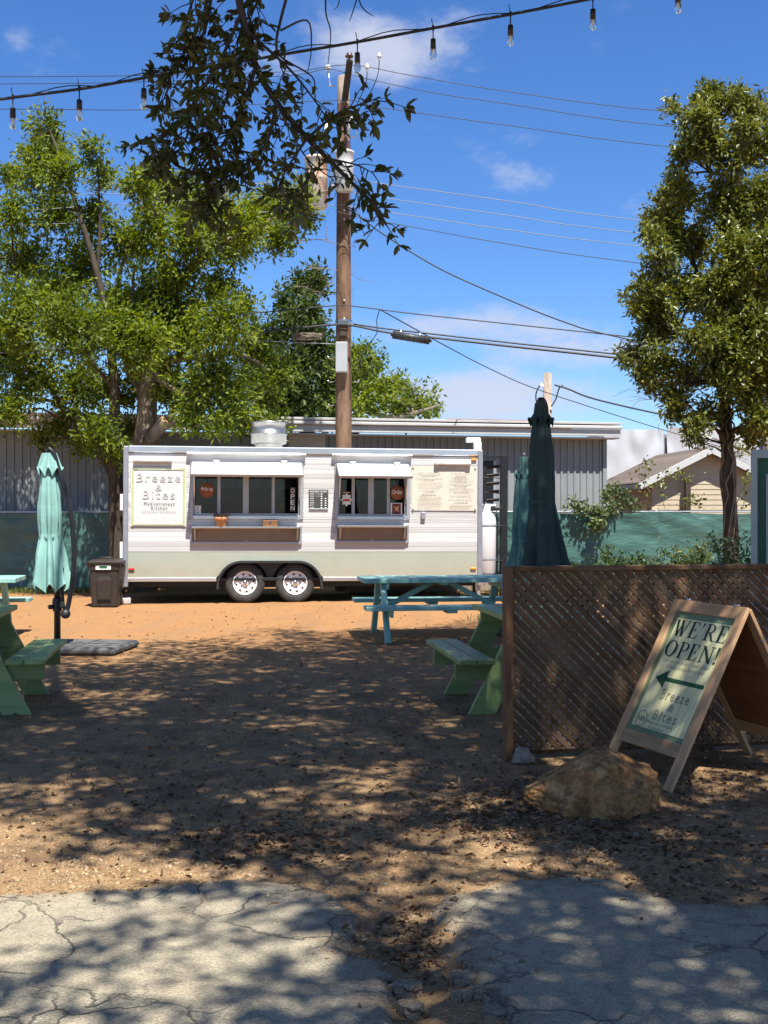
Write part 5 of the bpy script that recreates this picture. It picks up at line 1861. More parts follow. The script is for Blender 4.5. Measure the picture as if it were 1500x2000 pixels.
# second small pole behind the building
p2 = at(1069, 830, 30)
sp_ = thing('service_pole', 'short weathered pole rising behind the grey building roof', 'utility pole', (p2.x, 30, 0))
lathe('shaft', [(.13, -.1), (.115, at(0, 728, 30).z - .01), (.0001, at(0, 728, 30).z)], M_['pole_grey'], sp_, n=16)
q = lambda px, py: (at(px, py, 30) - Vector((p2.x, 30, 0))) + Vector((0, -.16, 0))
tube('cable_loop', smooth_pts([q(1047, 790), q(1045, 772), q(1052, 755), q(1058, 757)]), .02, M_['wire'], sp_, n=6)
tube('cable_loop', smooth_pts([q(1075, 795), q(1084, 780), q(1090, 760), q(1098, 754)]), .02, M_['wire'], sp_, n=6)
lathe('insulator', [(.05, 0), (.06, .05), (.03, .10), (.0001, .11)], M_['ceramic'], sp_, tuple(q(1056, 757)), n=10)


# ---------------------------------------------------------------- overhead wires
def wire(name, label, pts, r, m='wire', Y0=21.6, group='wires strung across the sky', cat='wire'):
    P = []
    for p in pts:
        P.append(at(p[0], p[1], p[2] if len(p) > 2 else Y0))
    o = tube(name, smooth_pts(P, 5), r, M_[m], None, n=5)
    return tag(o, label, cat, group)


WL = [
    ('topmost thin power line, passing over the brown insulator of the pole', [(-900, 152), (0, 150), (300, 147), (560, 140), (683, 127), (800, 147), (1000, 180), (1335, 221), (2300, 300)]),
    ('power line just under the topmost, passing the white insulator', [(-900, 165), (0, 164), (300, 159), (560, 148), (641, 135), (700, 150), (840, 180), (1000, 204), (1340, 250), (2300, 330)]),
    ('lone power line above the transformers, third from the top', [(-900, 214), (0, 213), (300, 214), (660, 196, 21.75), (735, 209), (1000, 246), (1355, 292), (2300, 380)]),
    ('power line at the height of the transformers, fourth from the top', [(-900, 398), (0, 383), (300, 376), (485, 361), (640, 345), (725, 356), (1000, 394), (1265, 432), (2300, 540)]),
    ('power line at transformer height, second of the lower four', [(-900, 440), (0, 412), (140, 405), (500, 383), (650, 372), (745, 386), (1000, 422), (1255, 456), (2300, 560)]),
    ('power line under the transformers, third of the lower four', [(-900, 470), (0, 441), (240, 431), (560, 411), (655, 400), (695, 405), (1000, 450), (1280, 484), (2300, 590)]),
    ('lowest power line right of the pole, below the transformers', [(655, 412), (700, 424), (820, 446), (1000, 478), (1265, 516), (2300, 640)]),
]
for k, (lab, pts) in enumerate(WL):
    wire('power_line', lab, pts, .0075, 'wire_lit' if k in (3, 4, 5) else 'wire')
wire('service_cable', 'thick black service cable sagging from the transformers down to the right', [(676, 408, 21.8), (700, 420), (745, 455), (850, 520), (960, 571), (1100, 628), (1225, 662), (1700, 760)], .014)
wire('service_cable', 'short thin cable end hanging loose at the pole just below the transformers', [(680, 405, 21.8), (700, 415), (706, 440), (712, 462)], .008)
wire('phone_cable', 'upper phone cable clamped to the pole above the splice case', [(-900, 700), (0, 650), (330, 622), (500, 611), (656, 597), (690, 598), (800, 612), (930, 626), (1250, 660), (2000, 740)], .012)
wire('phone_cable', 'thick black phone cable carrying the splice case', [(-900, 720), (0, 690), (400, 658), (560, 643), (656, 634), (690, 636), (760, 650), (850, 660), (1000, 677), (1250, 704), (2000, 790)], .022)
wire('phone_cable', 'black phone cable just above the one with the splice case', [(690, 633), (760, 643), (850, 653), (1000, 670), (1250, 697), (2000, 780)], .016)
wire('phone_cable', 'thin low cable across the crown of the left tree', [(-900, 610), (0, 630), (150, 640), (300, 651), (480, 664), (655, 672)], .009, 'wire_lit')
wire('drop_wire', 'thin drop wire slanting down from the phone cable past the short pole', [(741, 604, 21.7), (860, 670, 23), (960, 722, 26), (1062, 765, 29), (1290, 838, 33), (1500, 900, 36)], .012)
wire('drop_wire', 'thick black drop wire running right from the short pole', [(1083, 752, 29.8), (1110, 760, 29.8), (1160, 779, 29.8), (1290, 809, 29.8), (1500, 850, 29.8)], .024)
wire('drop_wire', 'loose wire curling down right of the pole under the phone cables', [(742, 603), (736, 625), (736, 650), (722, 670), (708, 690), (703, 716)], .009)
a, b = at(763, 653, 21.6), at(843, 666, 21.6)
sc_ = thing('splice_case', 'ribbed black splice case hanging from the phone cable right of the pole', 'splice case', a)
d = b - a
tube('body', [Vector((0, 0, 0)), d * .04, d * .05, d * .95, d * .96, d], [.03, .03, .075, .075, .03, .03], M_['black_plastic'], sc_, n=14)
for k in range(6):
    tube('rib', [d * (.12 + .15 * k), d * (.14 + .15 * k)], .082, M_['black_plastic'], sc_, n=14)
for k in (.25, .72):
    tube('hanger', [d * k, d * k + Vector((0, 0, .12))], .02, M_['steel'], sc_, n=6)
nst = at(605, 655, 21.6)
w_ = tag(tubes('bird_nest', [([Vector((random.uniform(-.35, .25), random.uniform(-.06, .06), random.uniform(-.09, .05))) for _ in range(2)], [.008, .006]) for _ in range(160)], M_['bark_grey'], None, n=4),
         'ragged nest of dry twigs caught on the cable left of the pole', 'nest')
w_.location = nst

# ---------------------------------------------------------------- string lights
SY = 8.0
cab = [(-1500, 330), (-700, 285), (-200, 225), (0, 194), (155, 174), (282, 152), (420, 129), (560, 105), (698, 82), (846, 55), (997, 28), (1158, -3), (1324, -36), (1500, -74), (1900, -170)]
sl = thing('string_light', 'black festoon cable of clear bulbs strung under the oak branches', 'string lights', at(560, 105, SY))
o0 = at(560, 105, SY)
cp = smooth_pts([at(x, y, SY) - o0 for x, y in cab], 6)
tube('cable', cp, .0105, M_['wire'], sl, n=6)
tube('support_wire', [p + Vector((0, .01, .022 + .018 * math.sin(i * .9))) for i, p in enumerate(cp)], .004, M_['wire'], sl, n=4)
m, nt, b = nmat('clear_bulb')
b.inputs['Base Color'].default_value = (.95, .93, .88, 1)
b.inputs['Roughness'].default_value = .03
b.inputs['Transmission Weight'].default_value = .9
b.inputs['IOR'].default_value = 1.15
M_['bulb'] = m
M_['filament'] = mat('filament', (.75, .7, .55), .4)
for (px, cy) in ((-118, 210), (25, 190), (155, 174), (281, 152), (560, 105), (698, 82), (846, 55), (997, 28), (1158, -3), (1324, -36), (1490, -72)):
    if px == 560: continue
    p = at(px, cy, SY) - o0
    s = SY / F_PX
    lead = tube('socket', [p + Vector((0, 0, .018)), p + Vector((0, 0, -.03)), p + Vector((0, 0, -.072)), p + Vector((0, 0, -.078)), p + Vector((0, 0, -.145))], [.010, .0045, .0045, .019, .021], M_['black_plastic'], sl, n=10)
    tube('clip', [p + Vector((0, 0, 0)), p + Vector((-.012, 0, .07))], .003, M_['wire'], lead, n=4)
    lathe('bulb', [(.016, .0), (.024, -.025), (.026, -.05), (.018, -.075), (.0001, -.085)], M_['bulb'], lead, tuple(p + Vector((0, 0, -.145))), n=12)
    lathe('filament', [(.007, -.005), (.009, -.03), (.004, -.05), (.0001, -.055)], M_['filament'], lead, tuple(p + Vector((0, 0, -.145))), n=8)

# ---------------------------------------------------------------- foliage tools


def unit(a): return a / np.maximum(np.linalg.norm(a, axis=1, keepdims=True), 1e-9)


def leaf_cloud(name, P, D, L, W, m, parent=None, fold=.18, six=False):
    """one folded leaf per point: P base (n,3), D direction (n,3)"""
    n = len(P)
    L = np.broadcast_to(np.asarray(L, float).reshape(-1, 1) if np.ndim(L) else np.full((n, 1), L), (n, 1))
    W = np.broadcast_to(np.asarray(W, float).reshape(-1, 1) if np.ndim(W) else np.full((n, 1), W), (n, 1))
    D = unit(D)
    rnd = unit(rng.normal(size=(n, 3)) + np.array([0, 0, 1.1]))
    S = unit(np.cross(D, rnd)); N = np.cross(S, D)
    b = P; t = P + D * L - N * L * .08
    if six:
        a1 = P + D * L * .30 + S * W * .46 + N * W * fold; a2 = P + D * L * .68 + S * W * .40 + N * W * fold
        c1 = P + D * L * .30 - S * W * .46 + N * W * fold; c2 = P + D * L * .68 - S * W * .40 + N * W * fold
        V = np.stack([b, a1, a2, t, c2, c1], 1).reshape(-1, 3)
        k = np.arange(n)[:, None] * 6
        Fq = np.concatenate([k + np.array([[0, 1, 2]]), k + np.array([[0, 2, 3]]), k + np.array([[0, 3, 4]]), k + np.array([[0, 4, 5]])], 0)
    else:
        a = P + D * L * .45 + S * W * .5 + N * W * fold
        c = P + D * L * .45 - S * W * .5 + N * W * fold
        V = np.stack([b, a, t, c], 1).reshape(-1, 3)
        k = np.arange(n)[:, None] * 4
        Fq = np.concatenate([k + np.array([[0, 1, 2]]), k + np.array([[0, 2, 3]])], 0)
    o = link(name, mesh_np(name, V, Fq), m, parent)
    return tag(o, kind='stuff')


def twig_leaves(C, r, n_tw, n_lf, spread, up=.15, flat=1.0, seed=None):
    """twigs bursting from C; returns segments and leaf bases / directions"""
    g = rng
    d = unit(g.normal(size=(n_tw, 3)) * np.array([1, 1, flat]) + np.array([0, 0, up]))
    ln = r * g.uniform(.45, 1.15, size=(n_tw, 1))
    s = np.asarray(C) + g.normal(size=(n_tw, 3)) * r * .18
    e = s + d * ln
    t = g.uniform(.25, 1.0, size=(n_tw, n_lf, 1))
    P = s[:, None] + (e - s)[:, None] * t + g.normal(size=(n_tw, n_lf, 3)) * spread
    D = d[:, None] * .7 + g.normal(size=(n_tw, n_lf, 3)) * .65 + np.array([0, 0, -.10])
    return s, e, P.reshape(-1, 3), D.reshape(-1, 3)


def make_tree(name, label, trunk, limbs, clumps, leaf_m, bark_m, L, W, dens, cat='tree', group=None, spread=.085, twig_r=.006, up=.2):
    """trunk: [(point, radius)]; limbs: list of the same; clumps: [(x, y, z, r)]"""
    base = trunk[0][0]
    t = thing(name, label, cat, base, group=group)
    off = Vector(base)
    V, Fc = [], []
    sk = []
    o = tube('trunk', [p - off for p in smooth_pts([p for p, r in trunk], 4)],
             list(np.interp(np.linspace(0, 1, (len(trunk) - 1) * 4 + 1), np.linspace(0, 1, len(trunk)), [r for p, r in trunk])), bark_m, t, n=14)
    for seg in [trunk] + limbs:
        pts = smooth_pts([p for p, r in seg], 5)
        rs = np.interp(np.linspace(0, 1, len(pts)), np.linspace(0, 1, len(seg)), [r for p, r in seg])
        sk += [(p, r) for p, r in zip(pts, rs)]
    for lb in limbs:
        pts = smooth_pts([p for p, r in lb], 5)
        rs = list(np.interp(np.linspace(0, 1, len(pts)), np.linspace(0, 1, len(lb)), [r for p, r in lb]))
        tube('limb', [p - off for p in pts], rs, bark_m, t, n=9)
    S = np.array([tuple(p) for p, r in sk])
    segs, Ps, Ds = [], [], []
    for (x, y, z, r) in clumps:
        c = np.array((x, y, z))
        dd = np.linalg.norm(S - c, axis=1) + .8 * np.maximum(0, S[:, 2] - z + .15)
        i = int(dd.argmin())
        a = Vector(S[i]); cv = Vector(c)
        L_ = (cv - a).length
        if L_ > .1:
            mid = a.lerp(cv, .5) + Vector((random.uniform(-.1, .1), random.uniform(-.1, .1), random.uniform(.0, .18))) * L_ * .6
            segs.append(([a - off, a.lerp(mid, .55) - off, mid - off, cv - off], [min(sk[i][1] * .6, .012 + .022 * L_), .012 + .012 * L_, .010 + .006 * L_, .006]))
        n_lf = 13
        n_tw = max(4, int(dens * r * r / n_lf))
        s, e, P, D = twig_leaves(c, r, n_tw, n_lf, spread, up)
        Ps.append(P); Ds.append(D)
        for q in range(min(n_tw, 14)):
            segs.append(([Vector(s[q]) - off, Vector(e[q]) - off], [twig_r, twig_r * .4]))
    tag(tubes('branches', segs, bark_m, t, n=4), kind='stuff')
    P = np.concatenate(Ps) - np.array(tuple(off)); D = np.concatenate(Ds)
    leaf_cloud('foliage', P, D, rng.uniform(.55, 1.4, len(P)) * L, rng.uniform(.7, 1.3, len(P)) * W, leaf_m, t)
    return t


def blobs(lst, Y, dy, k=1.0):
    s = F_PX / Y
    out = []
    for (px, py, r) in lst:
        y = Y + random.uniform(-dy, dy)
        p = at(px, py, y)
        out.append((p.x, p.y, p.z, r / s * k))
    return out


# ---------------------------------------------------------------- trees left, behind the trailer
YA = 21.9
A_bl = blobs([(270, 365, 45), (330, 372, 60), (395, 400, 70), (470, 440, 60), (520, 415, 60), (575, 390, 45), (545, 465, 45), (590, 430, 30), (450, 480, 55), (380, 470, 70),
              (300, 450, 60), (250, 480, 55), (330, 560, 80), (430, 570, 55), (250, 600, 80), (360, 650, 90), (440, 640, 60), (480, 600, 35), (500, 690, 45),
              (420, 745, 75), (300, 730, 70), (520, 775, 42), (480, 825, 34), (380, 815, 46), (540, 830, 28), (270, 680, 70), (460, 790, 45), (345, 770, 55), (430, 830, 35), (545, 730, 35)], YA, 1.75)
pa = lambda px, py, dy=0: at(px, py, YA + dy)
trA = [(Vector((pa(283, 1000).x, YA, -.1)), .25), (pa(283, 900), .23), (pa(286, 820), .20), (pa(292, 740), .17), (pa(310, 650), .14), (pa(330, 575), .12)]
liA = [[(pa(330, 575), .10), (pa(372, 525, -.2), .09), (pa(412, 480, -.2), .075), (pa(428, 420), .05), (pa(440, 360), .02)],
       [(pa(322, 590), .08), (pa(318, 530, -.3), .07), (pa(312, 450, -.2), .05), (pa(320, 390), .02)],
       [(pa(415, 478), .06), (pa(455, 465), .05), (pa(500, 445), .035), (pa(560, 415), .015)],
       [(pa(288, 790), .09), (pa(240, 690, .4), .06), (pa(230, 560, .5), .04), (pa(255, 470), .02)],
       [(pa(300, 710), .08), (pa(370, 700, -.5), .055), (pa(440, 690, -.4), .045), (pa(490, 700, -.3), .035), (pa(540, 735, -.3), .018)],
       [(pa(296, 730), .06), (pa(340, 760, -.8), .045), (pa(400, 770, -.9), .03), (pa(470, 800, -.9), .012)],
       [(pa(284, 880), .15), (pa(300, 850, -.35), .13), (pa(325, 822, -.5), .12)]]
TA = make_tree('pecan_tree', 'bright green broad tree with a sawn off limb rising behind the trailer', trA, liA, A_bl, M_['leaf_bright'], M_['bark_grey'], .112, .048, 4700, spread=.062)
cutp = pa(325, 822, -.5) - Vector(trA[0][0])
d_ = (pa(325, 822, -.5) - pa(300, 850, -.35)).normalized()
o = lathe('sawn_end', [(.0001, .012), (.11, .010), (.122, 0)], M_['pine'], TA, n=16)
o.matrix_basis = Matrix.Translation(cutp) @ d_.to_track_quat('Z', 'Y').to_matrix().to_4x4()
# dead twigs at the right side of the crown
def bare(parent, off, start, dirv, ln, rad, depth, out):
    p = Vector(start); d = Vector(dirv).normalized()
    pts = [p.copy()]
    for k in range(4):
        d = (d + Vector((random.gauss(0, .22), random.gauss(0, .22), random.gauss(0, .2)))).normalized()
        p = p + d * ln / 4
        pts.append(p.copy())
        if depth > 0 and k > 0:
            dv = (d + Vector((random.gauss(0, .7), random.gauss(0, .5), random.gauss(0, .7)))).normalized()
            bare(parent, off, p, dv, ln * .62, rad * .6, depth - 1, out)
    out.append(([q_ - off for q_ in pts], list(np.linspace(rad, rad * .4, 5))))


out = []
for (px, py) in ((585, 470), (600, 520), (575, 560)):
    bare(None, trA[0][0], pa(px, py), (1, .1, random.uniform(-.2, .5)), .75, .011, 2, out)
tubes('dead_twigs', out, M_['bark_grey'], TA, n=4)

YB = 21.3
B_bl = blobs([(90, 255, 42), (75, 300, 45), (110, 300, 40), (60, 340, 45), (115, 345, 50), (185, 300, 34), (200, 350, 36), (25, 420, 50), (110, 420, 65), (190, 430, 48), (50, 510, 75),
              (150, 530, 85), (40, 620, 80), (140, 650, 90), (225, 650, 60), (60, 740, 75), (160, 760, 75), (230, 770, 50), (120, 830, 45), (195, 845, 48), (250, 835, 30), (20, 350, 32),
              (10, 690, 70), (100, 590, 70), (15, 800, 45), (-60, 500, 90), (-80, 650, 100), (-60, 770, 80), (-70, 380, 60), (165, 870, 32), (225, 880, 26), (80, 860, 28)], YB, 1.9)
pb = lambda px, py, dy=0: at(px, py, YB + dy)
trB = [(Vector((pb(228, 1000).x, YB, -.1)), .16), (pb(228, 1050), .15), (pb(226, 930), .13), (pb(224, 830), .11), (pb(222, 740), .09), (pb(205, 600), .07), (pb(165, 450), .05), (pb(100, 260), .015)]
liB = [[(pb(232, 960), .10), (pb(205, 900, .3), .08), (pb(165, 860, .4), .06), (pb(100, 760, .3), .045), (pb(40, 600), .03), (pb(20, 420), .012)],
       [(pb(222, 760), .05), (pb(150, 680, -.4), .04), (pb(60, 640, -.5), .02)],
       [(pb(190, 540), .04), (pb(195, 440), .03), (pb(190, 310), .012)],
       [(pb(215, 660), .04), (pb(255, 600, -.4), .03), (pb(262, 520, -.5), .012)],
       [(pb(60, 680, .2), .05), (pb(-30, 560, .2), .04), (pb(-80, 420, .2), .015)]]
make_tree('elm_tree', 'bright green loose crowned tree at the left behind the light teal umbrella', trB, liB, B_bl, M_['leaf_bright2'], M_['bark_dark'], .11, .046, 4400, spread=.062)

YC = 30.5
C_bl = blobs([(600, 560, 42), (560, 590, 30), (620, 545, 25), (580, 640, 55), (620, 700, 65), (560, 730, 65), (660, 745, 55), (640, 795, 55), (600, 620, 45), (520, 660, 45), (540, 800, 40), (585, 790, 45), (500, 740, 50)], YC, 1.3)
pc = lambda px, py, dy=0: at(px, py, YC + dy)
trC = [(Vector((pc(600, 1000).x, YC, -.1)), .26), (pc(600, 850), .22), (pc(595, 720), .16), (pc(592, 620), .09), (pc(600, 560), .03)]
liC = [[(pc(598, 800), .10), (pc(640, 740), .07), (pc(660, 700), .03)], [(pc(597, 780), .10), (pc(550, 730), .06), (pc(520, 650), .02)]]
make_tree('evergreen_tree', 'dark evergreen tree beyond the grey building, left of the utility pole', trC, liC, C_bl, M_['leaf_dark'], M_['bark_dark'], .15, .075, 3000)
D_bl = blobs([(715, 690, 26), (720, 735, 45), (705, 790, 50), (755, 775, 45), (800, 790, 36), (840, 795, 22), (845, 765, 14), (860, 802, 10), (770, 745, 24), (740, 770, 40), (820, 800, 30), (700, 700, 34), (680, 700, 30), (780, 805, 36), (740, 705, 20), (690, 740, 40), (790, 760, 20), (815, 770, 16)], 27.5, .8)
pd_ = lambda px, py, dy=0: at(px, py, 27.5 + dy)
make_tree('leaning_tree', 'lighter green low tree leaning right over the roof beside the utility pole',
          [(Vector((pd_(690, 1000).x, 27.5, -.1)), .16), (pd_(690, 860), .14), (pd_(705, 800), .10), (pd_(740, 770), .06), (pd_(780, 760), .02)],
          [[(pd_(705, 800), .07), (pd_(770, 815, -.8), .05), (pd_(830, 800, -.8), .03), (pd_(860, 790, -.8), .012)], [(pd_(700, 820), .06), (pd_(715, 740), .04), (pd_(725, 690), .015)]],
          D_bl, M_['leaf_bright2'], M_['bark_grey'], .13, .06, 2100)

# ---------------------------------------------------------------- tree at the right
YR = 18.6
R_bl = blobs([(1365, 228, 26), (1400, 200, 20), (1440, 205, 22), (1475, 225, 26), (1395, 285, 46), (1465, 290, 55), (1520, 290, 65), (1335, 392, 42), (1415, 395, 66), (1500, 410, 75), (1305, 432, 30),
              (1355, 475, 56), (1445, 500, 76), (1295, 540, 34), (1258, 582, 22), (1340, 575, 55), (1430, 600, 76), (1520, 560, 80), (1300, 640, 46), (1380, 670, 66), (1238, 692, 18), (1215, 690, 10), (1275, 690, 25), (1470, 690, 68),
              (1295, 715, 36), (1345, 735, 42), (1420, 745, 46), (1540, 680, 80), (1500, 765, 40), (1330, 790, 24), (1360, 830, 22), (1600, 400, 100), (1600, 560, 100), (1580, 740, 60), (1480, 215, 18),
              (1375, 255, 30), (1325, 345, 22), (1280, 425, 18), (1455, 250, 36), (1480, 820, 30), (1320, 480, 35), (1460, 790, 26)], YR, .95) + blobs([(1420, 560, 60), (1470, 640, 60), (1400, 640, 50), (1440, 700, 55), (1500, 640, 60), (1490, 740, 50), (1380, 560, 40), (1400, 720, 40), (1470, 560, 55), (1500, 490, 55), (1480, 380, 55), (1440, 440, 50), (1430, 320, 40), (1500, 820, 36), (1470, 850, 26), (1450, 770, 40), (1345, 235, 22), (1340, 300, 24), (1300, 395, 28), (1282, 465, 24), (1290, 505, 28), (1255, 560, 24), (1240, 605, 16), (1272, 620, 28), (1255, 660, 22), (1385, 810, 30), (1310, 770, 28), (1290, 590, 34)], YR - .6, .5)
pr = lambda px, py, dy=0: at(px, py, YR + dy)
trR = [(Vector((pr(1430, 1000).x, YR, -.1)), .15), (pr(1428, 1060), .125), (pr(1424, 950), .108), (pr(1419, 850), .10), (pr(1415, 760), .092), (pr(1422, 650), .09), (pr(1440, 500), .07), (pr(1445, 350), .045), (pr(1440, 220), .012)]
liR = [[(pr(1416, 740), .06), (pr(1370, 680, -.3), .045), (pr(1310, 640, -.3), .03), (pr(1250, 590, -.2), .012)],
       [(pr(1420, 660), .06), (pr(1370, 560, .3), .045), (pr(1330, 440, .3), .03), (pr(1300, 400, .2), .012)],
       [(pr(1438, 520), .05), (pr(1400, 400), .035), (pr(1370, 250), .012)],
       [(pr(1420, 700), .06), (pr(1490, 600), .05), (pr(1560, 480), .035), (pr(1580, 380), .015)],
       [(pr(1418, 760), .04), (pr(1360, 740, -.4), .03), (pr(1280, 715, -.4), .02), (pr(1220, 690, -.4), .008)]]
for k in range(46):                                        # sprays that break the outline
    px_, py_ = random.choice([(1330, 220), (1345, 300), (1290, 380), (1270, 430), (1280, 500), (1250, 560), (1228, 600), (1262, 640), (1218, 690), (1270, 740), (1310, 800), (1350, 850), (1380, 205), (1430, 205), (1480, 220), (1330, 345), (1490, 840), (1300, 460)])
    p_ = at(px_ + random.uniform(-22, 22), py_ + random.uniform(-24, 24), YR + random.uniform(-.6, .6))
    R_bl.append((p_.x, p_.y, p_.z, random.uniform(.09, .20)))
R_bl = [(x, y, z, r * (.86 if r > .3 else 1)) for x, y, z, r in R_bl]
TR = make_tree('live_oak_tree', 'tall dense olive green tree with a vine wrapped dark trunk at the right edge', trR, liR, R_bl, M_['leaf_olive'], M_['bark_dark'], .105, .043, 7600, spread=.055)
offR = Vector(trR[0][0])
vs = []
for k in range(7):
    pts = []
    ph = random.uniform(0, 6)
    for i in range(14):
        f = i / 13
        p = trR[1][0].lerp(trR[4][0], f)
        a_ = ph + f * random.uniform(2, 5)
        pts.append(p - offR + Vector((math.cos(a_) * .13, math.sin(a_) * .13, 0)))
    vs.append((pts, [.014] * 14))
tubes('vine_stems', vs, M_['bark_grey'], TR, n=4)
out = []
for (px, py, dx) in ((1400, 800, -1), (1395, 840, -1), (1440, 810, 1), (1390, 780, -1), (1440, 850, 1), (1330, 800, -.6)):
    bare(None, offR, pr(px, py), (dx, -.1, random.uniform(-.4, .5)), .85, .010, 2, out)
tubes('dead_twigs', out, M_['bark_grey'], TR, n=4)

# thin brush behind the little house
E_bl = blobs([(1350, 850, 26), (1480, 840, 40), (1520, 800, 50), (1440, 880, 28), (1560, 860, 50), (1300, 800, 16)], 32, 1.0)
pe = lambda px, py, dy=0: at(px, py, 32 + dy)
make_tree('brush_tree', 'thin twiggy tree behind the little gabled house', [(Vector((pe(1500, 1000).x, 32, -.1)), .12), (pe(1500, 900), .09), (pe(1490, 830), .05), (pe(1500, 770), .02)],
          [[(pe(1500, 900), .05), (pe(1430, 870), .03), (pe(1350, 840), .01)]], E_bl, M_['leaf_olive'], M_['bark_grey'], .12, .05, 900)


# ---------------------------------------------------------------- vines, weeds and grass
def plant(name, label, base, stems, m, cat, L, W, group=None, n_lf=26, spread=.035, stem_r=.006):
    t = thing(name, label, cat, base, group=group)
    off = Vector(base)
    segs, Ps, Ds = [], [], []
    for pts in stems:
        P = smooth_pts([Vector(p) for p in pts], 5)
        segs.append(([p - off for p in P], list(np.linspace(stem_r, stem_r * .4, len(P)))))
        for i, p in enumerate(P):
            k = n_lf if i > 1 else n_lf // 3
            Ps.append(np.array(tuple(p - off)) + rng.normal(size=(k, 3)) * spread)
            Ds.append(rng.normal(size=(k, 3)) * .8 + np.array([0, -.2, .25]))
    tubes('stems', segs, M_['bark_grey'], t, n=4)
    P = np.concatenate(Ps); D = np.concatenate(Ds)
    leaf_cloud('leaves', P, D, rng.uniform(.6, 1.3, len(P)) * L, rng.uniform(.7, 1.2, len(P)) * W, m, t)
    return t


fY = lambda px: 23.5 + (px - 990) / 2200 * 2.6          # depth of the mesh fence at the right
v1 = [[at(1255, 1000, 24.1), at(1215, 985, 23.9), at(1165, 998, 23.7), at(1110, 985, 23.5)], [at(1215, 990, 23.9), at(1180, 1005, 23.6), at(1165, 1022, 23.5), at(1168, 1032, 23.4)],
      [at(1240, 985, 24), at(1215, 965, 23.9), at(1195, 958, 23.9), at(1180, 975, 23.8)], [at(1190, 992, 23.8), at(1150, 1002, 23.6), at(1130, 990, 23.5)]]
plant('climbing_vine', 'leafy vine spilling over the top of the green mesh fence', at(1230, 1080, 24.1), v1, M_['weed'], 'vine', .11, .07, n_lf=16, spread=.075)
v2 = [[at(1262, 1000, 25.2), at(1258, 930, 25.2), at(1265, 900, 25.2)], [at(1300, 1000, 25.2), at(1290, 940, 25.2), at(1320, 925, 25.2), at(1345, 935, 25.2)], [at(1270, 960, 25.2), at(1240, 925, 25.2)],
      [at(1330, 1000, 25.2), at(1345, 975, 25.2), at(1370, 985, 25.2)], [at(1450, 1000, 25.2), at(1458, 950, 25.2), at(1462, 930, 25.2)]]
plant('climbing_vine', 'sparse vine climbing in front of the cream clapboard gable', at(1290, 1090, 25.2), v2, M_['leaf_olive'], 'vine', .10, .06, n_lf=6, spread=.07)
for k, (px, top, Y, lab, mm) in enumerate(((1196, 1058, 17.5, 'dark upright weed rising behind the middle of the lattice fence', 'leaf_dark'),
                                           (1392, 1050, 16.0, 'pale leafy weed behind the lattice fence, left of the vine wrapped trunk', 'weed'),
                                           (1425, 1048, 15.5, 'pale leafy weed behind the lattice fence, in front of the vine wrapped trunk', 'weed'),
                                           (1352, 1058, 16.5, 'olive bushy weed behind the lattice fence, beside the pale leafy ones', 'leaf_olive'),
                                           (1280, 1072, 17.0, 'low dark weed behind the lattice fence', 'leaf_dark'),
                                           (1470, 1062, 15.0, 'dark bush at the foot of the green kiosk', 'leaf_dark'))):
    b_ = Vector((at(px, 1000, Y).x, Y, 0))
    zt_ = at(px, top, Y).z
    stems = []
    for j in range(6):
        dx = random.uniform(-.28, .28); f = random.uniform(.65, 1.0)
        stems.append([b_, b_ + Vector((dx * .4, 0, zt_ * .5 * f)), b_ + Vector((dx, random.uniform(-.1, .1), zt_ * f))])
    plant('weed_plant', lab, b_, stems, M_[mm], 'weed', .075, .035, group='weeds behind the lattice fence', n_lf=16, spread=.05)


for k, (x_, y_, hh, rad_, lab) in enumerate(((2.15, 16.6, .62, .40, 'low dark bush behind the lattice fence, nearest the two closed umbrellas'), (2.95, 17.0, .70, .45, 'low dark bush behind the lattice fence, second from the umbrellas'),
                                         (3.75, 16.8, .78, .45, 'low dark bush behind the lattice fence, midway to the vine wrapped tree'), (4.55, 17.2, .85, .5, 'low dark bush behind the lattice fence, just left of the vine wrapped tree'),
                                         (5.5, 16.6, .85, .5, 'low dark bush behind the lattice fence, right of the vine wrapped tree'))):
    b_ = Vector((x_, y_, 0))
    stems = []
    for j in range(11):
        a_ = random.uniform(0, 6.28); q_ = random.uniform(.2, 1) * rad_
        stems.append([b_, b_ + Vector((math.cos(a_) * q_ * .6, math.sin(a_) * q_ * .6, hh * .4)), b_ + Vector((math.cos(a_) * q_, math.sin(a_) * q_, hh * random.uniform(.6, 1)))])
    plant('bush', lab, b_, stems, M_['leaf_dark'], 'bush', .075, .04, group='bushes behind the lattice fence', n_lf=42, spread=.085)


def grass(name, label, pts, n, h):
    P, D = [], []
    for (cx_, cy_, rx, ry, w) in pts:
        k = int(n * w)
        a_ = rng.normal(size=(k, 2)) * np.array([rx, ry]) * .5
        P.append(np.stack([cx_ + a_[:, 0], cy_ + a_[:, 1], np.full(k, -.01)], 1))
    P = np.concatenate(P)
    D = unit(rng.normal(size=(len(P), 3)) * np.array([.5, .5, .1]) + np.array([0, 0, 1.0]))
    o = leaf_cloud(name, P, D, rng.uniform(.4, 1.2, len(P)) * h, np.full(len(P), .012), M_['grass'])
    return tag(o, label, kind='stuff')


grass('grass', 'grass', [(-7.2, 21.5, 2.6, .6, .22), (1.62, 16.0, .3, .5, .04), (2.1, 13.4, .4, .8, .06), (2.8, 20.8, 2.0, .6, .12)], 9000, .12)

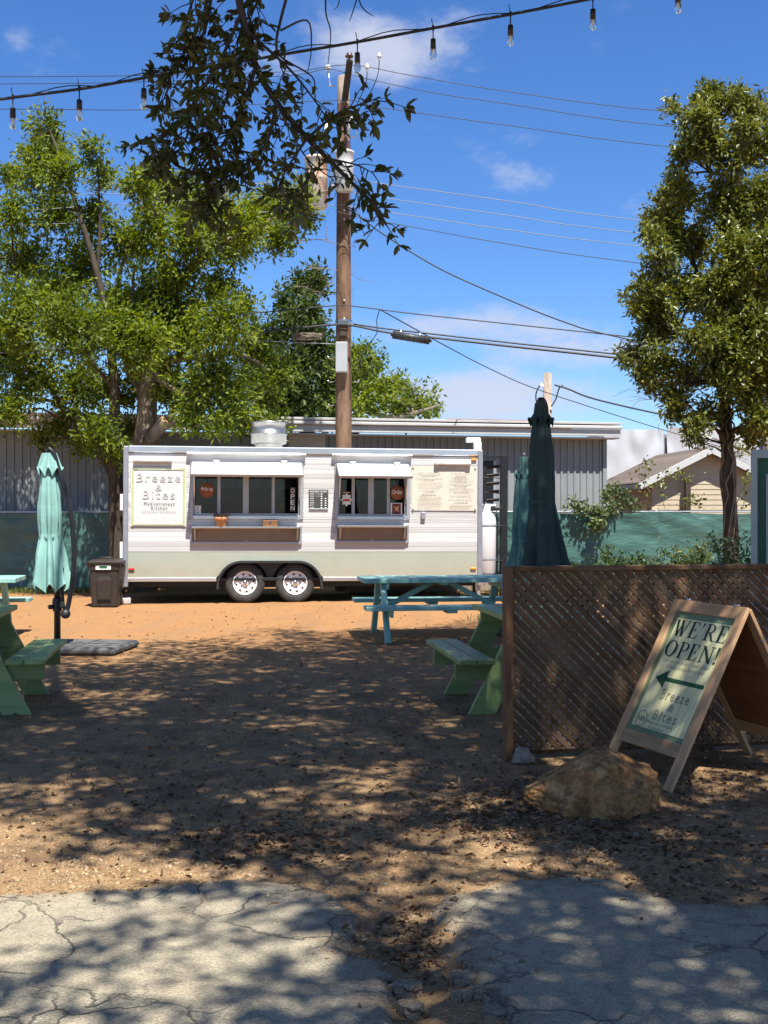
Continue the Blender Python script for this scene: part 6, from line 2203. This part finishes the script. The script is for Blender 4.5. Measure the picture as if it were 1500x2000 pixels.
# ---------------------------------------------------------------- the big oak overhead (its trunk stands behind the camera)
OB = Vector((2.7, -3.6, 0))
oak = thing('oak_tree', 'large dark oak whose leafy bough hangs into the top of the view', 'tree', OB)
fork = Vector((2.6, -3.5, 3.1))
tube('trunk', [p - OB for p in (OB - Vector((0, 0, .2)), OB + Vector((0, 0, .3)), Vector((2.65, -3.55, 1.6)), fork)], [.52, .40, .34, .32], M_['bark_oak'], oak, n=18)
limb_t = [[fork, Vector((2.5, -1.0, 5.4)), Vector((2.2, 2.2, 6.8)), Vector((1.2, 4.8, 7.1)), Vector((.1, 6.0, 6.5)), Vector((-.6, 6.2, 5.5)), at(455, -60, 6.2)],
          [fork, Vector((.6, -1.6, 5.2)), Vector((-2.0, .6, 6.4)), Vector((-4.2, 3.0, 6.8)), Vector((-5.2, 5.6, 7.2))],
          [fork, Vector((2.6, -.6, 5.6)), Vector((2.2, 3.0, 7.2)), Vector((1.6, 6.6, 7.8)), Vector((.8, 9.8, 8.0))],
          [fork, Vector((3.6, -1.2, 5.4)), Vector((4.2, 2.6, 7.0)), Vector((4.6, 6.4, 7.8)), Vector((4.2, 9.4, 8.2))],
          [fork, Vector((1.0, -3.4, 5.0)), Vector((-1.6, -3.0, 5.8)), Vector((-4.0, -1.8, 5.6))],
          [fork, Vector((4.0, -3.2, 5.0)), Vector((5.8, -1.6, 5.8))],
          [Vector((-.2, 3.4, 6.25)), Vector((-1.6, 6.2, 7.0)), Vector((-2.4, 8.8, 7.6)), Vector((-2.6, 9.8, 7.8))]]
SKO = []
for li in limb_t:
    pts = smooth_pts(li, 7)
    rs = list(np.linspace(.19 if li[0] is fork else .08, .022, len(pts)))
    tube('limb', [p - OB for p in pts], rs, M_['bark_oak'], oak, n=10)
    SKO += [tuple(p) for p in pts]
SKO = np.array(SKO)

# crown density wanted over the ground, read from where the photograph's ground lies in shade
gxs = np.array([-250, 0, 250, 500, 750, 1000, 1250, 1500, 1750], float)
gys = np.array([1205, 1222, 1240, 1270, 1320, 1400, 1500, 1600, 1700, 1780, 1850, 1920, 2000, 2300], float)
GD = np.array([
    [0, 0, 0, 0, 0, .05, .9, .95, .95],
    [0, 0, 0, 0, .0, .45, .95, .97, .95],
    [0, 0, 0, .15, .75, .95, .97, .97, .95],
    [0, .0, .2, .75, .95, .97, .97, .95, .9],
    [.6, .75, .92, .97, .97, .97, .97, .95, .9],
    [.9, .95, .93, .93, .80, .88, .95, .93, .9],
    [.8, .88, .97, .97, .86, .93, .58, .70, .9],
    [.15, .25, .90, .92, .82, .97, .95, .88, .9],
    [.0, .0, .25, .85, .45, .50, .70, .92, .9],
    [.0, .0, .0, .30, .72, .74, .80, .95, .9],
    [.0, .0, .35, .28, .88, .97, .97, .85, .8],
    [.8, .78, .45, .38, .80, .97, .97, .72, .7],
    [.9, .96, .85, .97, .96, .97, .96, .88, .8],
    [.7, .7, .7, .8, .8, .8, .8, .7, .6]])


def dens_at(X, Y):
    py = HY + EYE * F_PX / np.maximum(Y, .8); px = CX + X / np.maximum(Y, .8) * F_PX
    px = np.clip(px, gxs[0], gxs[-1]); py = np.clip(py, gys[0], gys[-1])
    i = np.clip(np.searchsorted(gxs, px) - 1, 0, len(gxs) - 2); j = np.clip(np.searchsorted(gys, py) - 1, 0, len(gys) - 2)
    u = (px - gxs[i]) / (gxs[i + 1] - gxs[i]); v_ = (py - gys[j]) / (gys[j + 1] - gys[j])
    d = GD[j, i] * (1 - u) * (1 - v_) + GD[j, i + 1] * u * (1 - v_) + GD[j + 1, i] * (1 - u) * v_ + GD[j + 1, i + 1] * u * v_
    return np.where(py <= gys[0] + 1, d * (Y < 16.3), d)


ncl = int(154 * 3.5 / .055)
Yg = rng.uniform(1.0, 16.4, ncl * 4); Xg = rng.uniform(-1, 1, ncl * 4) * (.345 * Yg + 2.0)
# uniform over the ground area
keep = rng.uniform(size=len(Yg)) < (.345 * Yg + 2.0) / (.345 * 16.4 + 2.0)
Xg, Yg = Xg[keep][:ncl], Yg[keep][:ncl]
cov = dens_at(Xg, Yg)
tau = -np.log(1 - np.minimum(cov, .97)) / 3.5
keep = rng.uniform(size=len(Yg)) < tau
Xg, Yg = Xg[keep], Yg[keep]
hmin = np.maximum(6.4, 1.45 + .372 * Yg + .35)
h = hmin + rng.uniform(0, 1, len(Yg)) ** 1.4 * 2.2
kx, ky = SUNV.x / SUNV.z, SUNV.y / SUNV.z
C = np.stack([Xg + kx * h, Yg + ky * h, h], 1)
n_lf = 37
rad = rng.uniform(.10, .24, len(C)) + np.clip((Yg - 6) * .02, 0, .12)
P = C[:, None] + rng.normal(size=(len(C), n_lf, 3)) * rad[:, None, None] * np.array([.62, .62, .5])
D = rng.normal(size=P.shape) * np.array([1, 1, .5])
P = P.reshape(-1, 3); D = D.reshape(-1, 3)


def in_view(P, m=.10):
    return (P[:, 1] > .2) & (P[:, 2] < EYE + .4514 * P[:, 1] + m) & (np.abs(P[:, 0]) < .341 * P[:, 1] + m + .1)


ok = ~in_view(P)
P, D = P[ok], D[ok]
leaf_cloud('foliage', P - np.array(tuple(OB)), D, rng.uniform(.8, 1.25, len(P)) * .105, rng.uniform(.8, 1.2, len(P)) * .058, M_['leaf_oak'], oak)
segs = []
for c in C[::4]:
    dd = np.linalg.norm(SKO - c, axis=1)
    a_ = Vector(SKO[int(dd.argmin())]); cv = Vector(c)
    ln = (cv - a_).length
    if ln < .1: continue
    mid = a_.lerp(cv, .5) + Vector((random.uniform(-.1, .1), random.uniform(-.1, .1), .12)) * ln
    segs.append(([a_ - OB, mid - OB, cv - OB], [.006 + .003 * ln, .005 + .001 * ln, .003]))
tubes('branches', segs, M_['bark_oak'], oak, n=4)

# the bough in view: black branches with long leathery leaves
BY = 6.2


def bp(px, py, dy=0.0): return at(px, py, BY + dy)


boughs = [([(455, -60), (480, 60), (500, 130), (540, 200), (600, 270), (640, 310), (690, 360), (730, 400), (755, 440)], .024, 1),
          ([(470, 30), (430, 120), (392, 180), (345, 245), (305, 275)], .012, 1),
          ([(500, 130), (470, 220), (430, 290), (392, 340), (385, 380)], .012, 1),
          ([(540, 200), (520, 280), (470, 330), (415, 365), (395, 420)], .011, 1),
          ([(420, -60), (400, 60), (365, 110), (335, 140), (325, 190)], .011, 1),
          ([(600, 270), (655, 225), (700, 205), (728, 195)], .009, 1),
          ([(640, 310), (695, 322), (728, 338)], .008, 1),
          ([(600, 270), (560, 330), (545, 365)], .009, 1),
          ([(480, 60), (560, 130), (610, 190), (650, 250)], .010, 1),
          ([(430, 120), (380, 200), (360, 280), (330, 300)], .009, 1),
          ([(400, -60), (370, 20), (360, 60)], .010, 1), ([(520, -60), (500, 10), (470, 60), (455, 140)], .010, 1),
          ([(455, 100), (440, 200), (410, 260), (370, 330)], .008, 1), ([(500, 130), (560, 240), (600, 310), (650, 350)], .008, 1),
          ([(640, 310), (600, 350), (585, 385), (560, 400)], .007, 1),
          ([(575, -60), (548, 40), (540, 85), (550, 112), (610, 150), (612, 185)], .010, 0), ([(548, 60), (600, 40), (608, 95), (600, 145)], .007, 0),
          ([(640, -60), (636, 20), (646, 65), (640, 130)], .006, 0), ([(690, -50), (705, 10), (730, 32)], .006, 0), ([(668, -50), (662, 5), (652, 20)], .005, 0), ([(705, -30), (690, 20), (682, 42)], .005, 0)]
segs, TW = [], []
for k, (pts, r, leafy) in enumerate(boughs):
    dy0, dy1 = (0, random.uniform(-.35, .35)) if k else (0, .15)
    n = len(pts)
    Pq = smooth_pts([bp(x, y, dy0 + (dy1 - dy0) * i / (n - 1)) for i, (x, y) in enumerate(pts)], 5)
    segs.append(([p - OB for p in Pq], list(np.linspace(r, r * .3, len(Pq)))))
    if not leafy: continue
    dist = 0
    for i in range(2, len(Pq)):
        s = Pq[i]; d = (Pq[i] - Pq[i - 1]).normalized()
        end = i / len(Pq)
        for q in range((2 if k in (1, 2, 3, 4, 9, 10, 11, 12) else 1) if random.random() < .86 else 1):
            dirv = (d * .55 + Vector((random.gauss(0, .75), random.gauss(0, .75), random.gauss(-.12, .6)))).normalized()
            ln = random.uniform(.08, .20)
            e = s + dirv * ln + Vector((0, 0, -.02))
            TW.append((s, e))
            segs.append(([s - OB, s.lerp(e, .5) - OB + Vector((0, 0, .008)), e - OB], [.0035, .0028, .0018]))
for k in range(2): pass
tubes('bough', segs, M_['bark_oak'], oak, n=5)
LP, LD = [], []
for s, e in TW:
    d = (e - s).normalized()
    k = random.randint(5, 11)
    for j in range(k):
        t_ = random.uniform(.25, 1.0) if j < k - 4 else 1.0
        p = s.lerp(e, t_)
        a_ = random.uniform(0, 6.283)
        s1 = d.orthogonal().normalized(); s2 = d.cross(s1)
        out_ = (s1 * math.cos(a_) + s2 * math.sin(a_))
        LP.append(tuple(p)); LD.append(tuple((d * random.uniform(.3, .9) + out_ * .8 + Vector((0, 0, -.15))).normalized()))
LP, LD = np.array(LP), np.array(LD)
lpx, lpy = LP[:, 0] / LP[:, 1] * F_PX + CX, HY - (LP[:, 2] - EYE) / LP[:, 1] * F_PX
# the bough is thin in front of the transformers
kp_ = ~((lpx > 592) & (lpx < 705) & (lpy > 295) & (lpy < 425) & (rng.uniform(size=len(LP)) < .72))
LP, LD = LP[kp_], LD[kp_]
order = np.argsort(np.hypot((LP[:, 0] / LP[:, 1] * F_PX + CX) - 500, HY - (LP[:, 2] - EYE) / LP[:, 1] * F_PX - 220))
pick = set(order[np.linspace(0, len(order) - 60, 290).astype(int)].tolist())
rest = np.array([i for i in range(len(LP)) if i not in pick])
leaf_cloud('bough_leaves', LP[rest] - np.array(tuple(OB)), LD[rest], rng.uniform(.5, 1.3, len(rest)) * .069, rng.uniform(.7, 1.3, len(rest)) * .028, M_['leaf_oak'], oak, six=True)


def one_leaf(curl, wd):
    V, Fc = [], []
    prof = [(0, .0), (.12, .16), (.3, .42), (.5, .5), (.7, .42), (.88, .2), (1, .0)]
    for u, w in prof:
        z = -curl * u * u
        V += [(u, 0, z), (u, w * wd, z + .12 * w), (u, -w * wd, z + .12 * w)]
    for i in range(len(prof) - 1):
        a_ = i * 3
        Fc += [(a_, a_ + 1, a_ + 4, a_ + 3), (a_ + 2, a_, a_ + 3, a_ + 5)]
    me = mesh_py('leaf', V, Fc, True)
    me.materials.append(M_['leaf_oak'])
    return me


LM = [one_leaf(.1, .40), one_leaf(.22, .36), one_leaf(.05, .44), one_leaf(.3, .38)]
for i in sorted(pick):
    d = Vector(LD[i]).normalized()
    up_ = Vector((random.gauss(0, .6), random.gauss(0, .6), 1)).normalized()
    y_ = up_.cross(d).normalized(); z_ = d.cross(y_)
    L_ = random.uniform(.04, .086)
    M = Matrix((d * L_, y_ * L_, z_ * L_)).transposed().to_4x4()
    M.translation = Vector(LP[i]) - OB
    link('leaf', LM[i % 4], None, oak, M)

# ---------------------------------------------------------------- litter on the ground


def scatter_px(lst):
    P = []
    for (cx_, cy_, rx, ry, n) in lst:
        px = rng.normal(size=n) * rx * .5 + cx_; py = np.maximum(rng.normal(size=n) * ry * .5 + cy_, 1184)
        Y = EYE * F_PX / (py - HY)
        P.append(np.stack([(px - CX) / F_PX * Y, Y], 1))
    return np.concatenate(P)


Q = scatter_px([(1000, 1590, 240, 60, 900), (1270, 1640, 380, 60, 500), (540, 1640, 220, 50, 420), (800, 1830, 80, 90, 200), (330, 1560, 420, 120, 350), (1350, 1530, 260, 60, 350),
                (750, 1480, 800, 200, 700), (750, 1700, 1000, 160, 350), (1300, 1735, 200, 40, 120), (600, 1380, 900, 120, 300), (560, 1235, 900, 70, 420)])
zq = np.array([hgt(x, y) for x, y in Q]) + rng.uniform(.002, .012, len(Q))
sd_ = np.maximum(sdist(Q[:, 0], Q[:, 1], e1, o1), sdist(Q[:, 0], Q[:, 1], e2, o2))
onroad = sd_ > .02
keep = ~onroad | (rng.uniform(size=len(Q)) < .10 + .45 * np.exp(-sd_ / .10))
zq = np.where(onroad, .016, zq)
Q, zq, = Q[keep], zq[keep]
P = np.stack([Q[:, 0], Q[:, 1], zq], 1)
D = rng.normal(size=(len(P), 3)) * np.array([1, 1, .16])
o = leaf_cloud('leaf_litter', P, D, rng.uniform(.35, 1.15, len(P)) * .044, rng.uniform(.7, 1.2, len(P)) * .020, M_['litter'], None, fold=.35, six=True)
tag(o, 'fallen leaves', kind='stuff')

# pebbles and granite crumbs
Q = scatter_px([(750, 1600, 1500, 300, 6000), (150, 1680, 400, 90, 2500), (1150, 1690, 500, 90, 1300), (750, 1790, 160, 150, 900), (750, 1350, 1300, 160, 2500)])
sd_ = np.maximum(sdist(Q[:, 0], Q[:, 1], e1, o1), sdist(Q[:, 0], Q[:, 1], e2, o2))
kp_ = (sd_ < .02) | (rng.uniform(size=len(Q)) < .05 + .5 * np.exp(-sd_ / .10))
Q, sd_ = Q[kp_], sd_[kp_]
onroad = sd_ > .02
zq = np.where(onroad, .012, np.array([hgt(x, y) for x, y in Q]))
r_ = np.clip(rng.lognormal(-5.05, .42, len(Q)), .003, .022)
octv = np.array([(1, 0, 0), (0, 1, 0), (-1, 0, 0), (0, -1, 0), (0, 0, 1), (0, 0, -.6)])
octf = np.array([(0, 1, 4), (1, 2, 4), (2, 3, 4), (3, 0, 4), (1, 0, 5), (2, 1, 5), (3, 2, 5), (0, 3, 5)])
th_ = rng.uniform(0, 6.28, len(Q))
ov = octv[None] * r_[:, None, None] * np.stack([rng.uniform(.7, 1.4, len(Q)), rng.uniform(.7, 1.2, len(Q)), rng.uniform(.4, .8, len(Q))], 1)[:, None]
ov = ov * (1 + .25 * rng.normal(size=ov.shape).clip(-1, 1))
ca, sa = np.cos(th_)[:, None], np.sin(th_)[:, None]
V = np.stack([ov[..., 0] * ca - ov[..., 1] * sa + Q[:, :1], ov[..., 0] * sa + ov[..., 1] * ca + Q[:, 1:2], ov[..., 2] + zq[:, None]], 2).reshape(-1, 3)
Fp = (np.arange(len(Q))[:, None, None] * 6 + octf[None]).reshape(-1, 3)
m = leaf_mat('pebble', ((.16, .105, .058), (.27, .18, .10), (.42, .32, .20), (.22, .12, .055)), 0.0, .9, .2)
tag(link('pebbles', mesh_np('pebbles', V, Fp), m), 'loose pebbles', kind='stuff')
